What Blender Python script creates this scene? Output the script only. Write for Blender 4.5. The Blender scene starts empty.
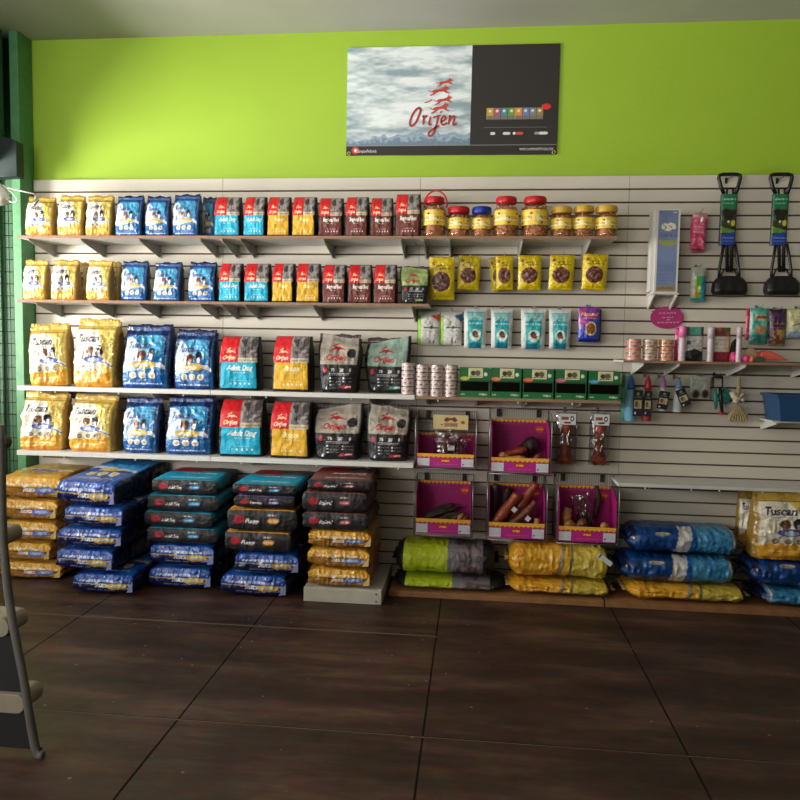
import bpy, math, random
import numpy as np
from mathutils import Matrix, Vector
random.seed(7)
PI = math.pi
C = bpy.context.scene.collection

# ------------------------------------------------------------------ camera solve
F_PX, CAM_D, CAM_Z = 720.0, 4.374, 1.4187
YAW, PITCH, ROLL = 0.10187, 0.07213, 0.0170
def cam_axes():
    f = np.array([-math.sin(YAW)*math.cos(PITCH), math.cos(YAW)*math.cos(PITCH), -math.sin(PITCH)])
    r = np.array([math.cos(YAW), math.sin(YAW), 0.0])
    u = np.cross(r, f)
    c, s = math.cos(ROLL), math.sin(ROLL)
    return f, c*r + s*u, c*u - s*r
FW, RT, UP = cam_axes()
CAM = np.array([0, -CAM_D, CAM_Z])
def at(px, py, Y):
    """World point of a measured photo position on the vertical plane y = Y (wall is y = 0)."""
    d = FW + (px-400)/F_PX*RT - (py-400)/F_PX*UP
    return CAM + d*((Y-CAM[1])/d[1])
def span(x0, x1, y0, y1, Y):
    """centre x, width, bottom z, height of a measured box on plane y = Y"""
    a = at(x0, (y0+y1)/2, Y); b = at(x1, (y0+y1)/2, Y)
    t = at((x0+x1)/2, y0, Y); u = at((x0+x1)/2, y1, Y)
    return (a[0]+b[0])/2, b[0]-a[0], u[2], t[2]-u[2]

# ------------------------------------------------------------------ tagging
def tag(o, label=None, cat=None, group=None, kind=None):
    if label: o['label'] = label
    if cat: o['category'] = cat
    if group: o['group'] = group
    if kind: o['kind'] = kind
    return o
def empty(name, loc, label, cat, group=None, rz=0.0):
    o = bpy.data.objects.new(name, None); C.objects.link(o)
    o.empty_display_size = 0.05
    o.location = loc; o.rotation_euler = (0, 0, rz)
    return tag(o, label, cat, group)
def link(name, me, parent=None, loc=None, rot=None, scale=None):
    o = bpy.data.objects.new(name, me); C.objects.link(o)
    if parent: o.parent = parent
    if loc is not None: o.location = loc
    if rot is not None: o.rotation_euler = rot
    if scale is not None: o.scale = scale
    return o

# ------------------------------------------------------------------ materials
def lin(c):
    c = np.asarray(c, float)/255.0
    return np.where(c <= 0.04045, c/12.92, ((c+0.055)/1.055)**2.4)
def nodes(m):
    m.use_nodes = True
    return m.node_tree.nodes, m.node_tree.links
def noise_bump(nt, bsdf, scale, strength, detail=4, dist=0.02, kind='noise'):
    n, l = nt.nodes, nt.links
    tc = n.new('ShaderNodeTexCoord')
    if kind == 'noise':
        t = n.new('ShaderNodeTexNoise'); t.inputs['Scale'].default_value = scale; t.inputs['Detail'].default_value = detail
        out = t.outputs['Fac']
    else:
        t = n.new('ShaderNodeTexVoronoi'); t.inputs['Scale'].default_value = scale
        out = t.outputs['Distance']
    l.new(tc.outputs['Object'], t.inputs['Vector'])
    b = n.new('ShaderNodeBump'); b.inputs['Strength'].default_value = strength; b.inputs['Distance'].default_value = dist
    l.new(out, b.inputs['Height']); l.new(b.outputs['Normal'], bsdf.inputs['Normal'])
def mat(name, col, rough=0.5, metal=0.0, var=0.08, vscale=8.0, bump=0.0, bscale=60.0, spec=0.5, coat=0.0):
    m = bpy.data.materials.new(name); n, l = nodes(m)
    b = n['Principled BSDF']; c = lin(col)
    b.inputs['Roughness'].default_value = rough; b.inputs['Metallic'].default_value = metal
    b.inputs['Specular IOR Level'].default_value = spec; b.inputs['Coat Weight'].default_value = coat
    tc = n.new('ShaderNodeTexCoord'); t = n.new('ShaderNodeTexNoise')
    t.inputs['Scale'].default_value = vscale; t.inputs['Detail'].default_value = 5
    l.new(tc.outputs['Object'], t.inputs['Vector'])
    r = n.new('ShaderNodeValToRGB')
    r.color_ramp.elements[0].position = 0.3; r.color_ramp.elements[1].position = 0.7
    r.color_ramp.elements[0].color = (*(c*(1-var)), 1); r.color_ramp.elements[1].color = (*np.minimum(c*(1+var), 1), 1)
    l.new(t.outputs['Fac'], r.inputs['Fac']); l.new(r.outputs['Color'], b.inputs['Base Color'])
    if bump: noise_bump(m.node_tree, b, bscale, bump)
    return m
def mat_attr(name, rough, metal=0.0, bump=0.0, bscale=40.0, spec=0.5, coat=0.0, dist=0.02):
    """printed surface: the print is the mesh's own colour attribute, gloss and crinkle are nodes"""
    m = bpy.data.materials.new(name); n, l = nodes(m)
    b = n['Principled BSDF']; a = n.new('ShaderNodeAttribute'); a.attribute_name = 'print'
    l.new(a.outputs['Color'], b.inputs['Base Color'])
    b.inputs['Roughness'].default_value = rough; b.inputs['Metallic'].default_value = metal
    b.inputs['Specular IOR Level'].default_value = spec; b.inputs['Coat Weight'].default_value = coat
    if bump: noise_bump(m.node_tree, b, bscale, bump, dist=dist)
    return m
def mat_clear(name, tint=(240, 240, 240), gloss=0.14, rough=0.08):
    m = bpy.data.materials.new(name); n, l = nodes(m)
    n.remove(n['Principled BSDF']); out = n['Material Output']
    t = n.new('ShaderNodeBsdfTransparent'); t.inputs['Color'].default_value = (*lin(tint), 1)
    g = n.new('ShaderNodeBsdfGlossy'); g.inputs['Roughness'].default_value = rough
    lw = n.new('ShaderNodeLayerWeight'); lw.inputs['Blend'].default_value = 0.25
    ma = n.new('ShaderNodeMath'); ma.operation = 'MULTIPLY_ADD'; ma.inputs[1].default_value = 0.5; ma.inputs[2].default_value = gloss
    l.new(lw.outputs['Fresnel'], ma.inputs[0])
    mx = n.new('ShaderNodeMixShader'); l.new(ma.outputs[0], mx.inputs['Fac'])
    l.new(t.outputs[0], mx.inputs[1]); l.new(g.outputs[0], mx.inputs[2]); l.new(mx.outputs[0], out.inputs['Surface'])
    return m

M = {}
M['foil'] = mat_attr('printed_foil', 0.30, 0.03, 0.45, 26, 0.6, 0.2, 0.02)
M['foil_big'] = mat_attr('printed_foil_large', 0.30, 0.03, 0.5, 20, 0.6, 0.2, 0.025)
M['matte'] = mat_attr('printed_matte_film', 0.48, 0.0, 0.25, 22, 0.4)
M['paper'] = mat_attr('printed_card', 0.6, 0.0, 0.0)
M['gloss'] = mat_attr('printed_gloss_film', 0.3, 0.0, 0.3, 40, 0.5, 0.2)
M['slat'] = mat('slat_melamine', (212, 205, 190), 0.5, 0, 0.02, 3)
M['groove'] = mat('groove_fibreboard', (92, 62, 52), 0.8, 0, 0.1, 20)
M['green_wall'] = mat('lime_green_paint', (154, 188, 46), 0.6, 0, 0.03, 2.0, 0.06, 120)
M['post_green'] = mat('green_enamel', (84, 140, 94), 0.5, 0, 0.12, 18, 0.1, 40)
M['dark_green'] = mat('dark_green_sheet', (60, 104, 68), 0.6, 0, 0.1, 10)
M['white_paint'] = mat('white_paint', (214, 212, 205), 0.55, 0, 0.02, 4)
M['dim_wall'] = mat('olive_wall_paint', (110, 108, 84), .7, 0, .04, 3)
M['ceiling'] = mat('ceiling_paint', (176, 174, 166), .7, 0, .03, 3)
M['shelf_white'] = mat('white_shelf_board', (214, 212, 206), 0.45, 0, 0.03, 5)
M['shelf_edge'] = mat('bare_shelf_edge', (150, 112, 84), 0.6, 0, 0.15, 30)
M['bracket'] = mat('grey_bracket_steel', (168, 166, 158), 0.45, 0.2, 0.05, 10)
M['bracket_white'] = mat('white_bracket_steel', (214, 212, 206), 0.45, 0.1, 0.05, 10)
M['peg'] = mat('white_clip', (230, 228, 220), 0.4)
M['black'] = mat('black_plastic', (20, 20, 21), 0.42, 0, 0.1, 10)
M['grey_metal'] = mat('grey_wire_metal', (150, 146, 146), 0.35, 0.7, 0.05, 10)
M['dark_metal'] = mat('dark_wire_metal', (60, 58, 58), 0.4, 0.6, 0.05, 10)
M['chrome'] = mat('satin_chrome', (200, 200, 200), 0.25, 0.9, 0.03, 10)
M['red_plastic'] = mat('red_lid_plastic', (196, 26, 36), 0.35, 0, 0.05, 10)
M['blue_lid'] = mat('blue_lid_plastic', (28, 52, 160), 0.35, 0, 0.05, 10)
M['yellow_lid'] = mat('yellow_lid_plastic', (214, 170, 58), 0.4, 0, 0.05, 10)
M['blue_bin'] = mat('blue_tub_plastic', (40, 76, 118), 0.38, 0, 0.05, 6)
M['wood'] = mat('raw_pine', (146, 102, 62), 0.65, 0, 0.18, 14, 0.08, 50)
M['rack_grey'] = mat('weathered_grey_rail', (96, 92, 86), 0.6, 0, 0.15, 10)
M['rung'] = mat('taupe_rung', (140, 130, 112), 0.55, 0, 0.1, 12)
M['chew'] = mat('brown_chew', (104, 52, 32), 0.5, 0, 0.35, 30, 0.5, 50)
M['chew_red'] = mat('red_brown_rawhide', (146, 60, 36), 0.42, 0, 0.3, 25, 0.4, 60, coat=0.2)
M['chew_dark'] = mat('dark_chew', (52, 36, 32), 0.55, 0, 0.4, 30, 0.5, 50)
M['chew_tan'] = mat('tan_chew', (170, 118, 66), 0.55, 0, 0.3, 25, 0.4, 50)
M['jar_treats'] = mat('jerky_sticks', (196, 128, 80), 0.55, 0, 0.4, 40, 0.3, 60)
M['clear'] = mat_clear('clear_plastic', (250, 250, 250), .05)
M['cello'] = mat_clear('cellophane', (235, 235, 235), 0.10, 0.15)
M['smoke_film'] = mat_clear('smoky_window_film', (70, 66, 62), 0.05, 0.15)
M['white_card'] = mat('white_sticker', (206, 208, 214), 0.55, 0, 0.05, 60)
M['magenta'] = mat('magenta_card', (168, 20, 112), 0.5, 0, 0.1, 8)
M['rope'] = mat('tan_rope', (176, 158, 118), 0.85, 0, 0.2, 60, 0.5, 90)
M['teal_toy'] = mat('teal_toy', (40, 140, 130), 0.5)
M['pink_toy'] = mat('pink_toy', (232, 70, 140), 0.5)
M['coral_toy'] = mat('coral_fabric', (214, 92, 74), 0.7)
M['rug_black'] = mat('black_panel', (12, 12, 13), 0.6)

# ------------------------------------------------------------------ noise, painting
def vn(p, seed=0.0):
    p = np.asarray(p, float); i = np.floor(p); f = p-i; f = f*f*(3-2*f)
    out = np.zeros(len(p))
    for a in (0, 1):
        for b in (0, 1):
            for c in (0, 1):
                q = i + np.array([a, b, c])
                h = np.sin(q @ np.array([127.1, 311.7, 74.7]) + seed*19.19)*43758.5453
                h = h-np.floor(h)
                w = (f[:, 0] if a else 1-f[:, 0])*(f[:, 1] if b else 1-f[:, 1])*(f[:, 2] if c else 1-f[:, 2])
                out += w*h
    return out
_glyph = {}
def glyphs(s, shear=0.0):
    k = (s, shear)
    if k not in _glyph:
        cu = bpy.data.curves.new('txt', 'FONT'); cu.body = s; cu.shear = shear; cu.resolution_u = 2
        o = bpy.data.objects.new('txt', cu)
        me = bpy.data.meshes.new_from_object(o)
        me.calc_loop_triangles()
        v = np.array([x.co[:2] for x in me.vertices]); t = np.array([x.vertices[:] for x in me.loop_triangles])
        _glyph[k] = (v, t)
        bpy.data.objects.remove(o); bpy.data.curves.remove(cu); bpy.data.meshes.remove(me)
    return _glyph[k]
class Paint:
    """colours of the surface points of one printed mesh; u, v run across and up one face"""
    def __init__(s, u, v, W, H, base, mask=None):
        s.u, s.v, s.W, s.H = u, v, W, H
        s.col = np.tile(lin(base), (len(u), 1)); s.mask = np.ones(len(u), bool) if mask is None else mask
    def put(s, sel, c, a=1.0):
        sel = sel & s.mask
        s.col[sel] = s.col[sel]*(1-a) + lin(c)*a
    def on(s, mask): s.mask = mask; return s
    def rect(s, c, u0, v0, u1, v1, a=1.0): s.put((s.u >= u0) & (s.u <= u1) & (s.v >= v0) & (s.v <= v1), c, a)
    def ell(s, c, cu, cv, ru, rv, a=1.0, rot=0.0):
        x, y = s.u-cu, s.v-cv
        if rot: x, y = x*math.cos(rot)+y*math.sin(rot), -x*math.sin(rot)+y*math.cos(rot)
        s.put((x/ru)**2+(y/rv)**2 <= 1, c, a)
    def poly(s, c, pts, a=1.0):
        ins = np.zeros(len(s.u), bool); n = len(pts)
        for i in range(n):
            (x0, y0), (x1, y1) = pts[i], pts[(i+1) % n]
            if y0 == y1: continue
            cr = ((y0 > s.v) != (y1 > s.v)) & (s.u < (x1-x0)*(s.v-y0)/(y1-y0)+x0)
            ins ^= cr
        s.put(ins, c, a)
    def line(s, c, pts, w, a=1.0):
        X, Y = s.u*s.W, s.v*s.H
        d = np.full(len(X), 1e9)
        for (x0, y0), (x1, y1) in zip(pts[:-1], pts[1:]):
            ax, ay, bx, by = x0*s.W, y0*s.H, x1*s.W, y1*s.H
            L = max((bx-ax)**2+(by-ay)**2, 1e-12)
            t = np.clip(((X-ax)*(bx-ax)+(Y-ay)*(by-ay))/L, 0, 1)
            d = np.minimum(d, np.hypot(X-ax-t*(bx-ax), Y-ay-t*(by-ay)))
        s.put(d <= w/2, c, a)
    def text(s, c, txt, cu, cv, h, w=None, shear=0.0, a=1.0, bold=0.0):
        """text centred at (cu, cv), cap height h as a fraction of H, width w as a fraction of W"""
        v, t = glyphs(txt, shear)
        lo, hi = v.min(0), v.max(0); sc = h*s.H/0.7
        sx = (w*s.W/(hi[0]-lo[0])) if w else sc
        X = (s.u-cu)*s.W/sx + (lo[0]+hi[0])/2; Y = (s.v-cv)*s.H/sc + 0.35
        near = np.where(s.mask & (X > lo[0]-.05) & (X < hi[0]+.05) & (Y > lo[1]-.05) & (Y < hi[1]+.05))[0]
        if not len(near): return
        x, y = X[near], Y[near]; ins = np.zeros(len(near), bool)
        for tri in t:
            A, B, D = v[tri]
            T = np.array([A, B, D]); e = bold
            ok = (x > T[:, 0].min()-e) & (x < T[:, 0].max()+e) & (y > T[:, 1].min()-e) & (y < T[:, 1].max()+e)
            if not ok.any(): continue
            ds_ = []
            for p, q in ((A, B), (B, D), (D, A)):
                L = max(math.hypot(q[0]-p[0], q[1]-p[1]), 1e-9); ds_.append(((q[0]-p[0])*(y-p[1])-(q[1]-p[1])*(x-p[0]))/L)
            d1, d2, d3 = ds_
            ins |= ok & (((d1 >= -e) & (d2 >= -e) & (d3 >= -e)) | ((d1 <= e) & (d2 <= e) & (d3 <= e)))
        sel = np.zeros(len(s.u), bool); sel[near[ins]] = True
        s.put(sel, c, a)
    def scribble(s, c, u0, u1, v, h, seed=0, a=0.8, word=0.12):
        """a line of small print: unevenly spaced little marks"""
        rr = random.Random(seed); x = u0
        while x < u1:
            e = min(u1, x+rr.uniform(0.4, 1.0)*word)
            s.rect(c, x, v-h/2*rr.uniform(.6, 1), e, v+h/2*rr.uniform(.6, 1), a); x = e+word*0.22
    def mottle(s, c, scale, lo, seed=0, a=1.0, sel=None):
        n = vn(np.stack([s.u*s.W*scale, s.v*s.H*scale, np.zeros(len(s.u))], 1), seed)
        k = n > lo
        s.put(k if sel is None else k & sel, c, a)
def cube_grid(nx, ny, nz):
    idx = -np.ones((nx+1, ny+1, nz+1), int)
    I, J, K = np.meshgrid(range(nx+1), range(ny+1), range(nz+1), indexing='ij')
    surf = (I == 0) | (I == nx) | (J == 0) | (J == ny) | (K == 0) | (K == nz)
    idx[surf] = np.arange(surf.sum())
    P = np.stack([I[surf]/nx*2-1, J[surf]/ny*2-1, K[surf]/nz*2-1], 1).astype(float)
    f = []
    def q(a, b, c, d): f.append(np.stack([a.ravel(), b.ravel(), c.ravel(), d.ravel()], 1))
    s = idx[:, 0, :]; q(s[:-1, :-1], s[1:, :-1], s[1:, 1:], s[:-1, 1:])
    s = idx[:, ny, :]; q(s[:-1, :-1], s[:-1, 1:], s[1:, 1:], s[1:, :-1])
    s = idx[0]; q(s[:-1, :-1], s[:-1, 1:], s[1:, 1:], s[1:, :-1])
    s = idx[nx]; q(s[:-1, :-1], s[1:, :-1], s[1:, 1:], s[:-1, 1:])
    s = idx[:, :, 0]; q(s[:-1, :-1], s[:-1, 1:], s[1:, 1:], s[1:, :-1])
    s = idx[:, :, nz]; q(s[:-1, :-1], s[1:, :-1], s[1:, 1:], s[:-1, 1:])
    return P, np.concatenate(f)
def np_mesh(name, V, Fq, material, col=None, smooth=True):
    me = bpy.data.meshes.new(name)
    me.vertices.add(len(V)); me.vertices.foreach_set('co', np.asarray(V, np.float32).ravel())
    me.loops.add(Fq.size); me.loops.foreach_set('vertex_index', Fq.ravel().astype(np.int32))
    me.polygons.add(len(Fq)); me.polygons.foreach_set('loop_start', np.arange(0, Fq.size, 4, dtype=np.int32))
    me.polygons.foreach_set('loop_total', np.full(len(Fq), 4, np.int32))
    me.polygons.foreach_set('use_smooth', np.full(len(Fq), smooth, bool))
    me.update(calc_edges=True); me.validate()
    if col is not None:
        a = me.color_attributes.new('print', 'FLOAT_COLOR', 'POINT')
        a.data.foreach_set('color', np.concatenate([col, np.ones((len(col), 1))], 1).astype(np.float32).ravel())
    me.materials.append(material)
    return me
class MB:
    """collects shapes and links them as one mesh object"""
    def __init__(s): s.v = []; s.f = []; s.m = []; s.sm = []; s.cur = 0
    def add(s, V, Fs, smooth=False):
        b = len(s.v); s.v += [tuple(map(float, p)) for p in V]
        for f in Fs: s.f.append(tuple(b+i for i in f)); s.m.append(s.cur); s.sm.append(smooth)
    def box(s, x0, x1, y0, y1, z0, z1):
        s.add([(x0, y0, z0), (x1, y0, z0), (x1, y1, z0), (x0, y1, z0), (x0, y0, z1), (x1, y0, z1), (x1, y1, z1), (x0, y1, z1)],
              [(0, 3, 2, 1), (4, 5, 6, 7), (0, 1, 5, 4), (1, 2, 6, 5), (2, 3, 7, 6), (3, 0, 4, 7)])
    def tube(s, pts, r, n=8, closed=False):
        pts = [Vector(p) for p in pts]; rs = r if isinstance(r, (list, tuple)) else [r]*len(pts)
        rings = []; prev = None; N = len(pts)
        for i, p in enumerate(pts):
            if closed: t = pts[(i+1) % N]-pts[i-1]
            else: t = pts[min(i+1, N-1)]-pts[max(i-1, 0)]
            t.normalize()
            if prev is None:
                a = Vector((0, 0, 1)) if abs(t.z) < 0.9 else Vector((1, 0, 0))
                prev = (a-t*a.dot(t)).normalized()
            else: prev = (prev-t*prev.dot(t)).normalized()
            b = t.cross(prev)
            rings.append([p+(prev*math.cos(2*PI*k/n)+b*math.sin(2*PI*k/n))*rs[i] for k in range(n)])
        V = [q for g in rings for q in g]; Fs = []
        for i in range(N if closed else N-1):
            j = (i+1) % N
            for k in range(n): Fs.append((i*n+k, i*n+(k+1) % n, j*n+(k+1) % n, j*n+k))
        if not closed: Fs += [tuple(range(n))[::-1], tuple((N-1)*n+k for k in range(n))]
        s.add(V, Fs, True)
    def lathe(s, prof, n=24, cap=True, c=(0, 0, 0)):
        V = []; Fs = []; L = len(prof)
        for r, z in prof:
            V += [(c[0]+r*math.cos(2*PI*k/n), c[1]+r*math.sin(2*PI*k/n), c[2]+z) for k in range(n)]
        for i in range(L-1):
            for k in range(n): Fs.append((i*n+k, i*n+(k+1) % n, (i+1)*n+(k+1) % n, (i+1)*n+k))
        if cap: Fs += [tuple(range(n))[::-1], tuple((L-1)*n+k for k in range(n))]
        s.add(V, Fs, True)
    def prism(s, pts, y0, y1):
        """outline in x-z pushed from y0 (front) to y1"""
        n = len(pts)
        s.add([(x, y0, z) for x, z in pts]+[(x, y1, z) for x, z in pts],
              [tuple(range(n)), tuple(range(2*n-1, n-1, -1))]+[(i, n+i, n+(i+1) % n, (i+1) % n) for i in range(n)])
    def prism_yz(s, pts, x0, x1):
        n = len(pts)
        s.add([(x0, y, z) for y, z in pts]+[(x1, y, z) for y, z in pts],
              [tuple(range(n)), tuple(range(2*n-1, n-1, -1))]+[(i, n+i, n+(i+1) % n, (i+1) % n) for i in range(n)])
    def mesh(s, name, mats):
        me = bpy.data.meshes.new(name); me.from_pydata(s.v, [], s.f)
        me.polygons.foreach_set('material_index', s.m); me.polygons.foreach_set('use_smooth', s.sm)
        import bmesh
        bm = bmesh.new(); bm.from_mesh(me); bmesh.ops.recalc_face_normals(bm, faces=bm.faces); bm.to_mesh(me); bm.free()
        for m_ in (mats if isinstance(mats, (list, tuple)) else [mats]): me.materials.append(m_)
        me.update(); return me
    def build(s, name, mats, parent=None, loc=None, bevel=0.0):
        o = link(name, s.mesh(name, mats), parent, loc)
        if bevel:
            b = o.modifiers.new('edge', 'BEVEL'); b.width = bevel; b.segments = 2; b.limit_method = 'ANGLE'
        return o
def ribbon(mb, pts, w, y):
    """flat painted stroke with round ends on the plane y"""
    P = [np.array(p, float) for p in pts]; L, R_ = [], []
    for i, p in enumerate(P):
        t = P[min(i+1, len(P)-1)]-P[max(i-1, 0)]; t = t/max(np.hypot(*t), 1e-9); nrm = np.array([-t[1], t[0]])
        k = w*(0.55 if i in (0, len(P)-1) else 1.0)/2
        L.append(p+nrm*k); R_.append(p-nrm*k)
    V = [(p[0], y, p[1]) for p in L]+[(p[0], y, p[1]) for p in R_]; n = len(P)
    mb.add(V, [(i, n+i, n+i+1, i+1) for i in range(n-1)])
def smooth_pts(pts, k=5):
    P = [np.array(p, float) for p in pts]; P = [2*P[0]-P[1]]+P+[2*P[-1]-P[-2]]; out = []
    for i in range(1, len(P)-2):
        a, b, c, d = P[i-1:i+3]
        for j in range(k):
            t = j/k
            out.append(0.5*(2*b+(c-a)*t+(2*a-5*b+4*c-d)*t*t+(3*b-a-3*c+d)*t**3))
    return out+[P[-2]]

# ================================================================== SETTING
def struct(name, mb, m, bevel=0):
    return tag(mb.build(name, m, bevel=bevel), kind='structure')
X_L, X_R, Y_F, Z_C = -5.2, 3.6, -7.6, 3.30
def floor_material():
    m = bpy.data.materials.new('stained_concrete'); n, l = nodes(m); b = n['Principled BSDF']
    tc = n.new('ShaderNodeTexCoord')
    t1 = n.new('ShaderNodeTexNoise'); t1.inputs['Scale'].default_value = 2.2; t1.inputs['Detail'].default_value = 9; t1.inputs['Roughness'].default_value = 0.65
    t2 = n.new('ShaderNodeTexNoise'); t2.inputs['Scale'].default_value = 14; t2.inputs['Detail'].default_value = 6
    mp = n.new('ShaderNodeMapping'); mp.inputs['Scale'].default_value = (0.5, 2.2, 1)
    l.new(tc.outputs['Object'], mp.inputs['Vector']); l.new(mp.outputs['Vector'], t1.inputs['Vector']); l.new(tc.outputs['Object'], t2.inputs['Vector'])
    r = n.new('ShaderNodeValToRGB'); e = r.color_ramp.elements
    e[0].position = 0.30; e[0].color = (*lin((34, 21, 17)), 1); e[1].position = 0.72; e[1].color = (*lin((102, 74, 63)), 1)
    k = e.new(0.5); k.color = (*lin((62, 42, 35)), 1)
    mx = n.new('ShaderNodeMixRGB'); mx.blend_type = 'OVERLAY'; mx.inputs[0].default_value = 0.6
    l.new(t1.outputs['Fac'], r.inputs['Fac']); l.new(r.outputs['Color'], mx.inputs[1]); l.new(t2.outputs['Color'], mx.inputs[2])
    v = n.new('ShaderNodeTexVoronoi'); v.inputs['Scale'].default_value = 9; l.new(tc.outputs['Object'], v.inputs['Vector'])
    lt = n.new('ShaderNodeMath'); lt.operation = 'LESS_THAN'; lt.inputs[1].default_value = 0.055; l.new(v.outputs['Distance'], lt.inputs[0])
    mx2 = n.new('ShaderNodeMixRGB'); mx2.inputs[2].default_value = (*lin((150, 132, 120)), 1)
    ml = n.new('ShaderNodeMath'); ml.operation = 'MULTIPLY'; ml.inputs[1].default_value = 0.5
    l.new(lt.outputs[0], ml.inputs[0]); l.new(ml.outputs[0], mx2.inputs[0]); l.new(mx.outputs[0], mx2.inputs[1])
    l.new(mx2.outputs[0], b.inputs['Base Color'])
    mr = n.new('ShaderNodeMapRange'); mr.inputs['To Min'].default_value = 0.38; mr.inputs['To Max'].default_value = 0.62
    l.new(t2.outputs['Fac'], mr.inputs['Value']); l.new(mr.outputs[0], b.inputs['Roughness'])
    b.inputs['Specular IOR Level'].default_value = 0.4
    bp = n.new('ShaderNodeBump'); bp.inputs['Strength'].default_value = 0.12; bp.inputs['Distance'].default_value = 0.01
    l.new(t2.outputs['Fac'], bp.inputs['Height']); l.new(bp.outputs['Normal'], b.inputs['Normal'])
    return m
M['floor'] = floor_material()
M['joint'] = mat('dark_floor_joint', (26, 20, 18), 0.8)
M['joint_pale'] = mat('dusty_floor_joint', (112, 96, 86), 0.8)
# floor: stained slabs between sawn joints (one piece of structure, two materials)
fl = MB(); g = 0.004
jx = [X_L]+[-2.93, -2.005, -1.085, -0.155, 0.785, 1.715, 2.645]+[X_R]; jy = [Y_F, -6.45, -5.525, -4.6, -3.68, -2.76, -1.835, -0.91, 0.02]
for i in range(len(jx)-1):
    for j in range(len(jy)-1):
        a, b_ = jx[i]+(g if i else 0), jx[i+1]-(g if i < len(jx)-2 else 0); c, d = jy[j]+(g if j else 0), jy[j+1]-(g if j < len(jy)-2 else 0)
        fl.add([(a, c, 0), (b_, c, 0), (b_, d, 0), (a, d, 0)], [(0, 1, 2, 3)])
fl.cur = 1; fl.box(X_L, X_R, Y_F, 0.02, -0.06, -0.004)
fl.cur = 2
fl.add([(X_L, -.913, .0006), (-.155, -.913, .0006), (-.155, -.903, .0006), (X_L, -.903, .0006)], [(0, 1, 2, 3)])
for j in range(1, len(jy)-1): fl.add([(X_L, jy[j]-g, -.002), (X_R, jy[j]-g, -.002), (X_R, jy[j]+g, -.002), (X_L, jy[j]+g, -.002)], [(0, 1, 2, 3)])
struct('floor', fl, [M['floor'], M['joint'], M['joint_pale']])
w = MB(); w.box(X_L, X_R, Y_F, 0.1, Z_C, Z_C+.1); struct('ceiling', w, M['ceiling'])
w = MB(); w.box(X_L, X_R, 0.02, 0.12, -0.06, Z_C); struct('wall_back', w, M['green_wall'])
w = MB(); w.box(X_R, X_R+.1, Y_F, 0.12, -0.06, Z_C); struct('wall_right', w, M['dim_wall'])
# shop-front openings: left wall and front wall, where the daylight comes in
def holed(mb, horiz, lo, hi, z0, z1, a, b, hz0, hz1, p0, p1):
    def bx(u0, u1, za, zb):
        if horiz: mb.box(u0, u1, p0, p1, za, zb)
        else: mb.box(p0, p1, u0, u1, za, zb)
    bx(lo, a, z0, z1); bx(b, hi, z0, z1); bx(a, b, z0, hz0); bx(a, b, hz1, z1)
w = MB(); holed(w, False, Y_F, -3.0, -0.06, Z_C, -6.9, -3.4, 0.9, 2.75, X_L-.1, X_L); holed(w, False, -3.0, 0.02, -0.06, Z_C, -2.7, -1.1, 0.0, 2.1, X_L-.1, X_L); struct('wall_left', w, M['white_paint'])
w = MB(); holed(w, True, X_L-.1, X_R+.1, -0.06, Z_C, -4.9, -0.6, 0.9, 2.75, Y_F-.1, Y_F); struct('wall_front', w, M['dim_wall'])
def frame(name, horiz, a, b, z0, z1, p, n):
    m_ = MB()
    def bx(u0, u1, za, zb):
        if horiz: m_.box(u0, u1, p-.03, p+.03, za, zb)
        else: m_.box(p-.03, p+.03, u0, u1, za, zb)
    bx(a, b, z0, z0+.05); bx(a, b, z1-.05, z1)
    for i in range(n+1):
        u = a+(b-a-.05)*i/n; bx(u, u+.05, z0+.05, z1-.05)
    struct(name, m_, M['dark_metal'])
frame('window_1', False, -6.9, -3.4, 0.9, 2.75, X_L-.05, 3)
frame('door_1', False, -2.7, -1.1, 0.0, 2.1, X_L-.05, 1)
w = MB(); w.box(-2.3, X_R, -5.35, -5.25, 0, 1.97); struct('added_shade_screen_rear', w, M['dim_wall'])  # unseen screen, added to block front window light and darken the lower display
w = MB(); w.box(-3.95, -3.8, -6.2, -.55, 0, 1.12); struct('added_shade_screen_left', w, M['dim_wall'])  # unseen low screen, added to keep side daylight off the floor stacks
frame('window_2', True, -4.9, -0.6, 0.9, 2.75, Y_F-.05, 3)

# slat wall: 4 x 8 ft panels, slats every 76.2 mm with a dark groove between
PZ, PITCH_Z, GR = 2.438, 0.0762, 0.0105
edges = [-2.80, -1.565, -0.347, 0.872, 2.091, 3.31]
for a, b in zip(edges[:-1], edges[1:]):
    m_ = MB(); m_.cur = 1; m_.box(a, b, 0.010, 0.02, 0, PZ-.004); m_.cur = 0
    for k in range(32):
        zt = PZ-k*PITCH_Z-(GR/2 if k else 0); zb = PZ-(k+1)*PITCH_Z+(GR/2 if k < 31 else 0)
        m_.box(a+.0012, b-.0012, 0.0, 0.011, max(zb, 0), zt)
    struct('wall_panel', m_, [M['slat'], M['groove']])

# green steel post, mesh gate and sheet at the left end
w = MB(); w.box(-2.862, -2.806, -0.125, 0.019, 0, Z_C); struct('trim_1', w, M['post_green'], 0.003)
w = MB()
for i in range(9):
    x = -2.93-i*0.085; w.box(x-.05, x, -0.03 if i % 2 else -0.012, 0.0195, 0, Z_C)
w.box(-3.72, -2.862, -0.004, 0.0195, 0, Z_C); struct('wall_back_sheeting', w, M['dark_green'])
w = MB(); w.box(-3.9, -2.90, -1.1, -.13, 2.50, Z_C); struct('trim_2', w, M['dark_green'])
gate = empty('mesh_gate', (-3.2, -0.1, 0), 'green welded wire mesh gate leaning beside the green post', 'gate')
w = MB()
for i in range(26): w.tube([(-2.885-i*.027, -.09, .06), (-2.885-i*.027, -.09, 2.30)], 0.0022, 5)
for k in range(31): w.tube([(-2.87, -.094, .06+k*.0747), (-3.58, -.094, .06+k*.0747)], 0.0024, 5)
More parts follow.
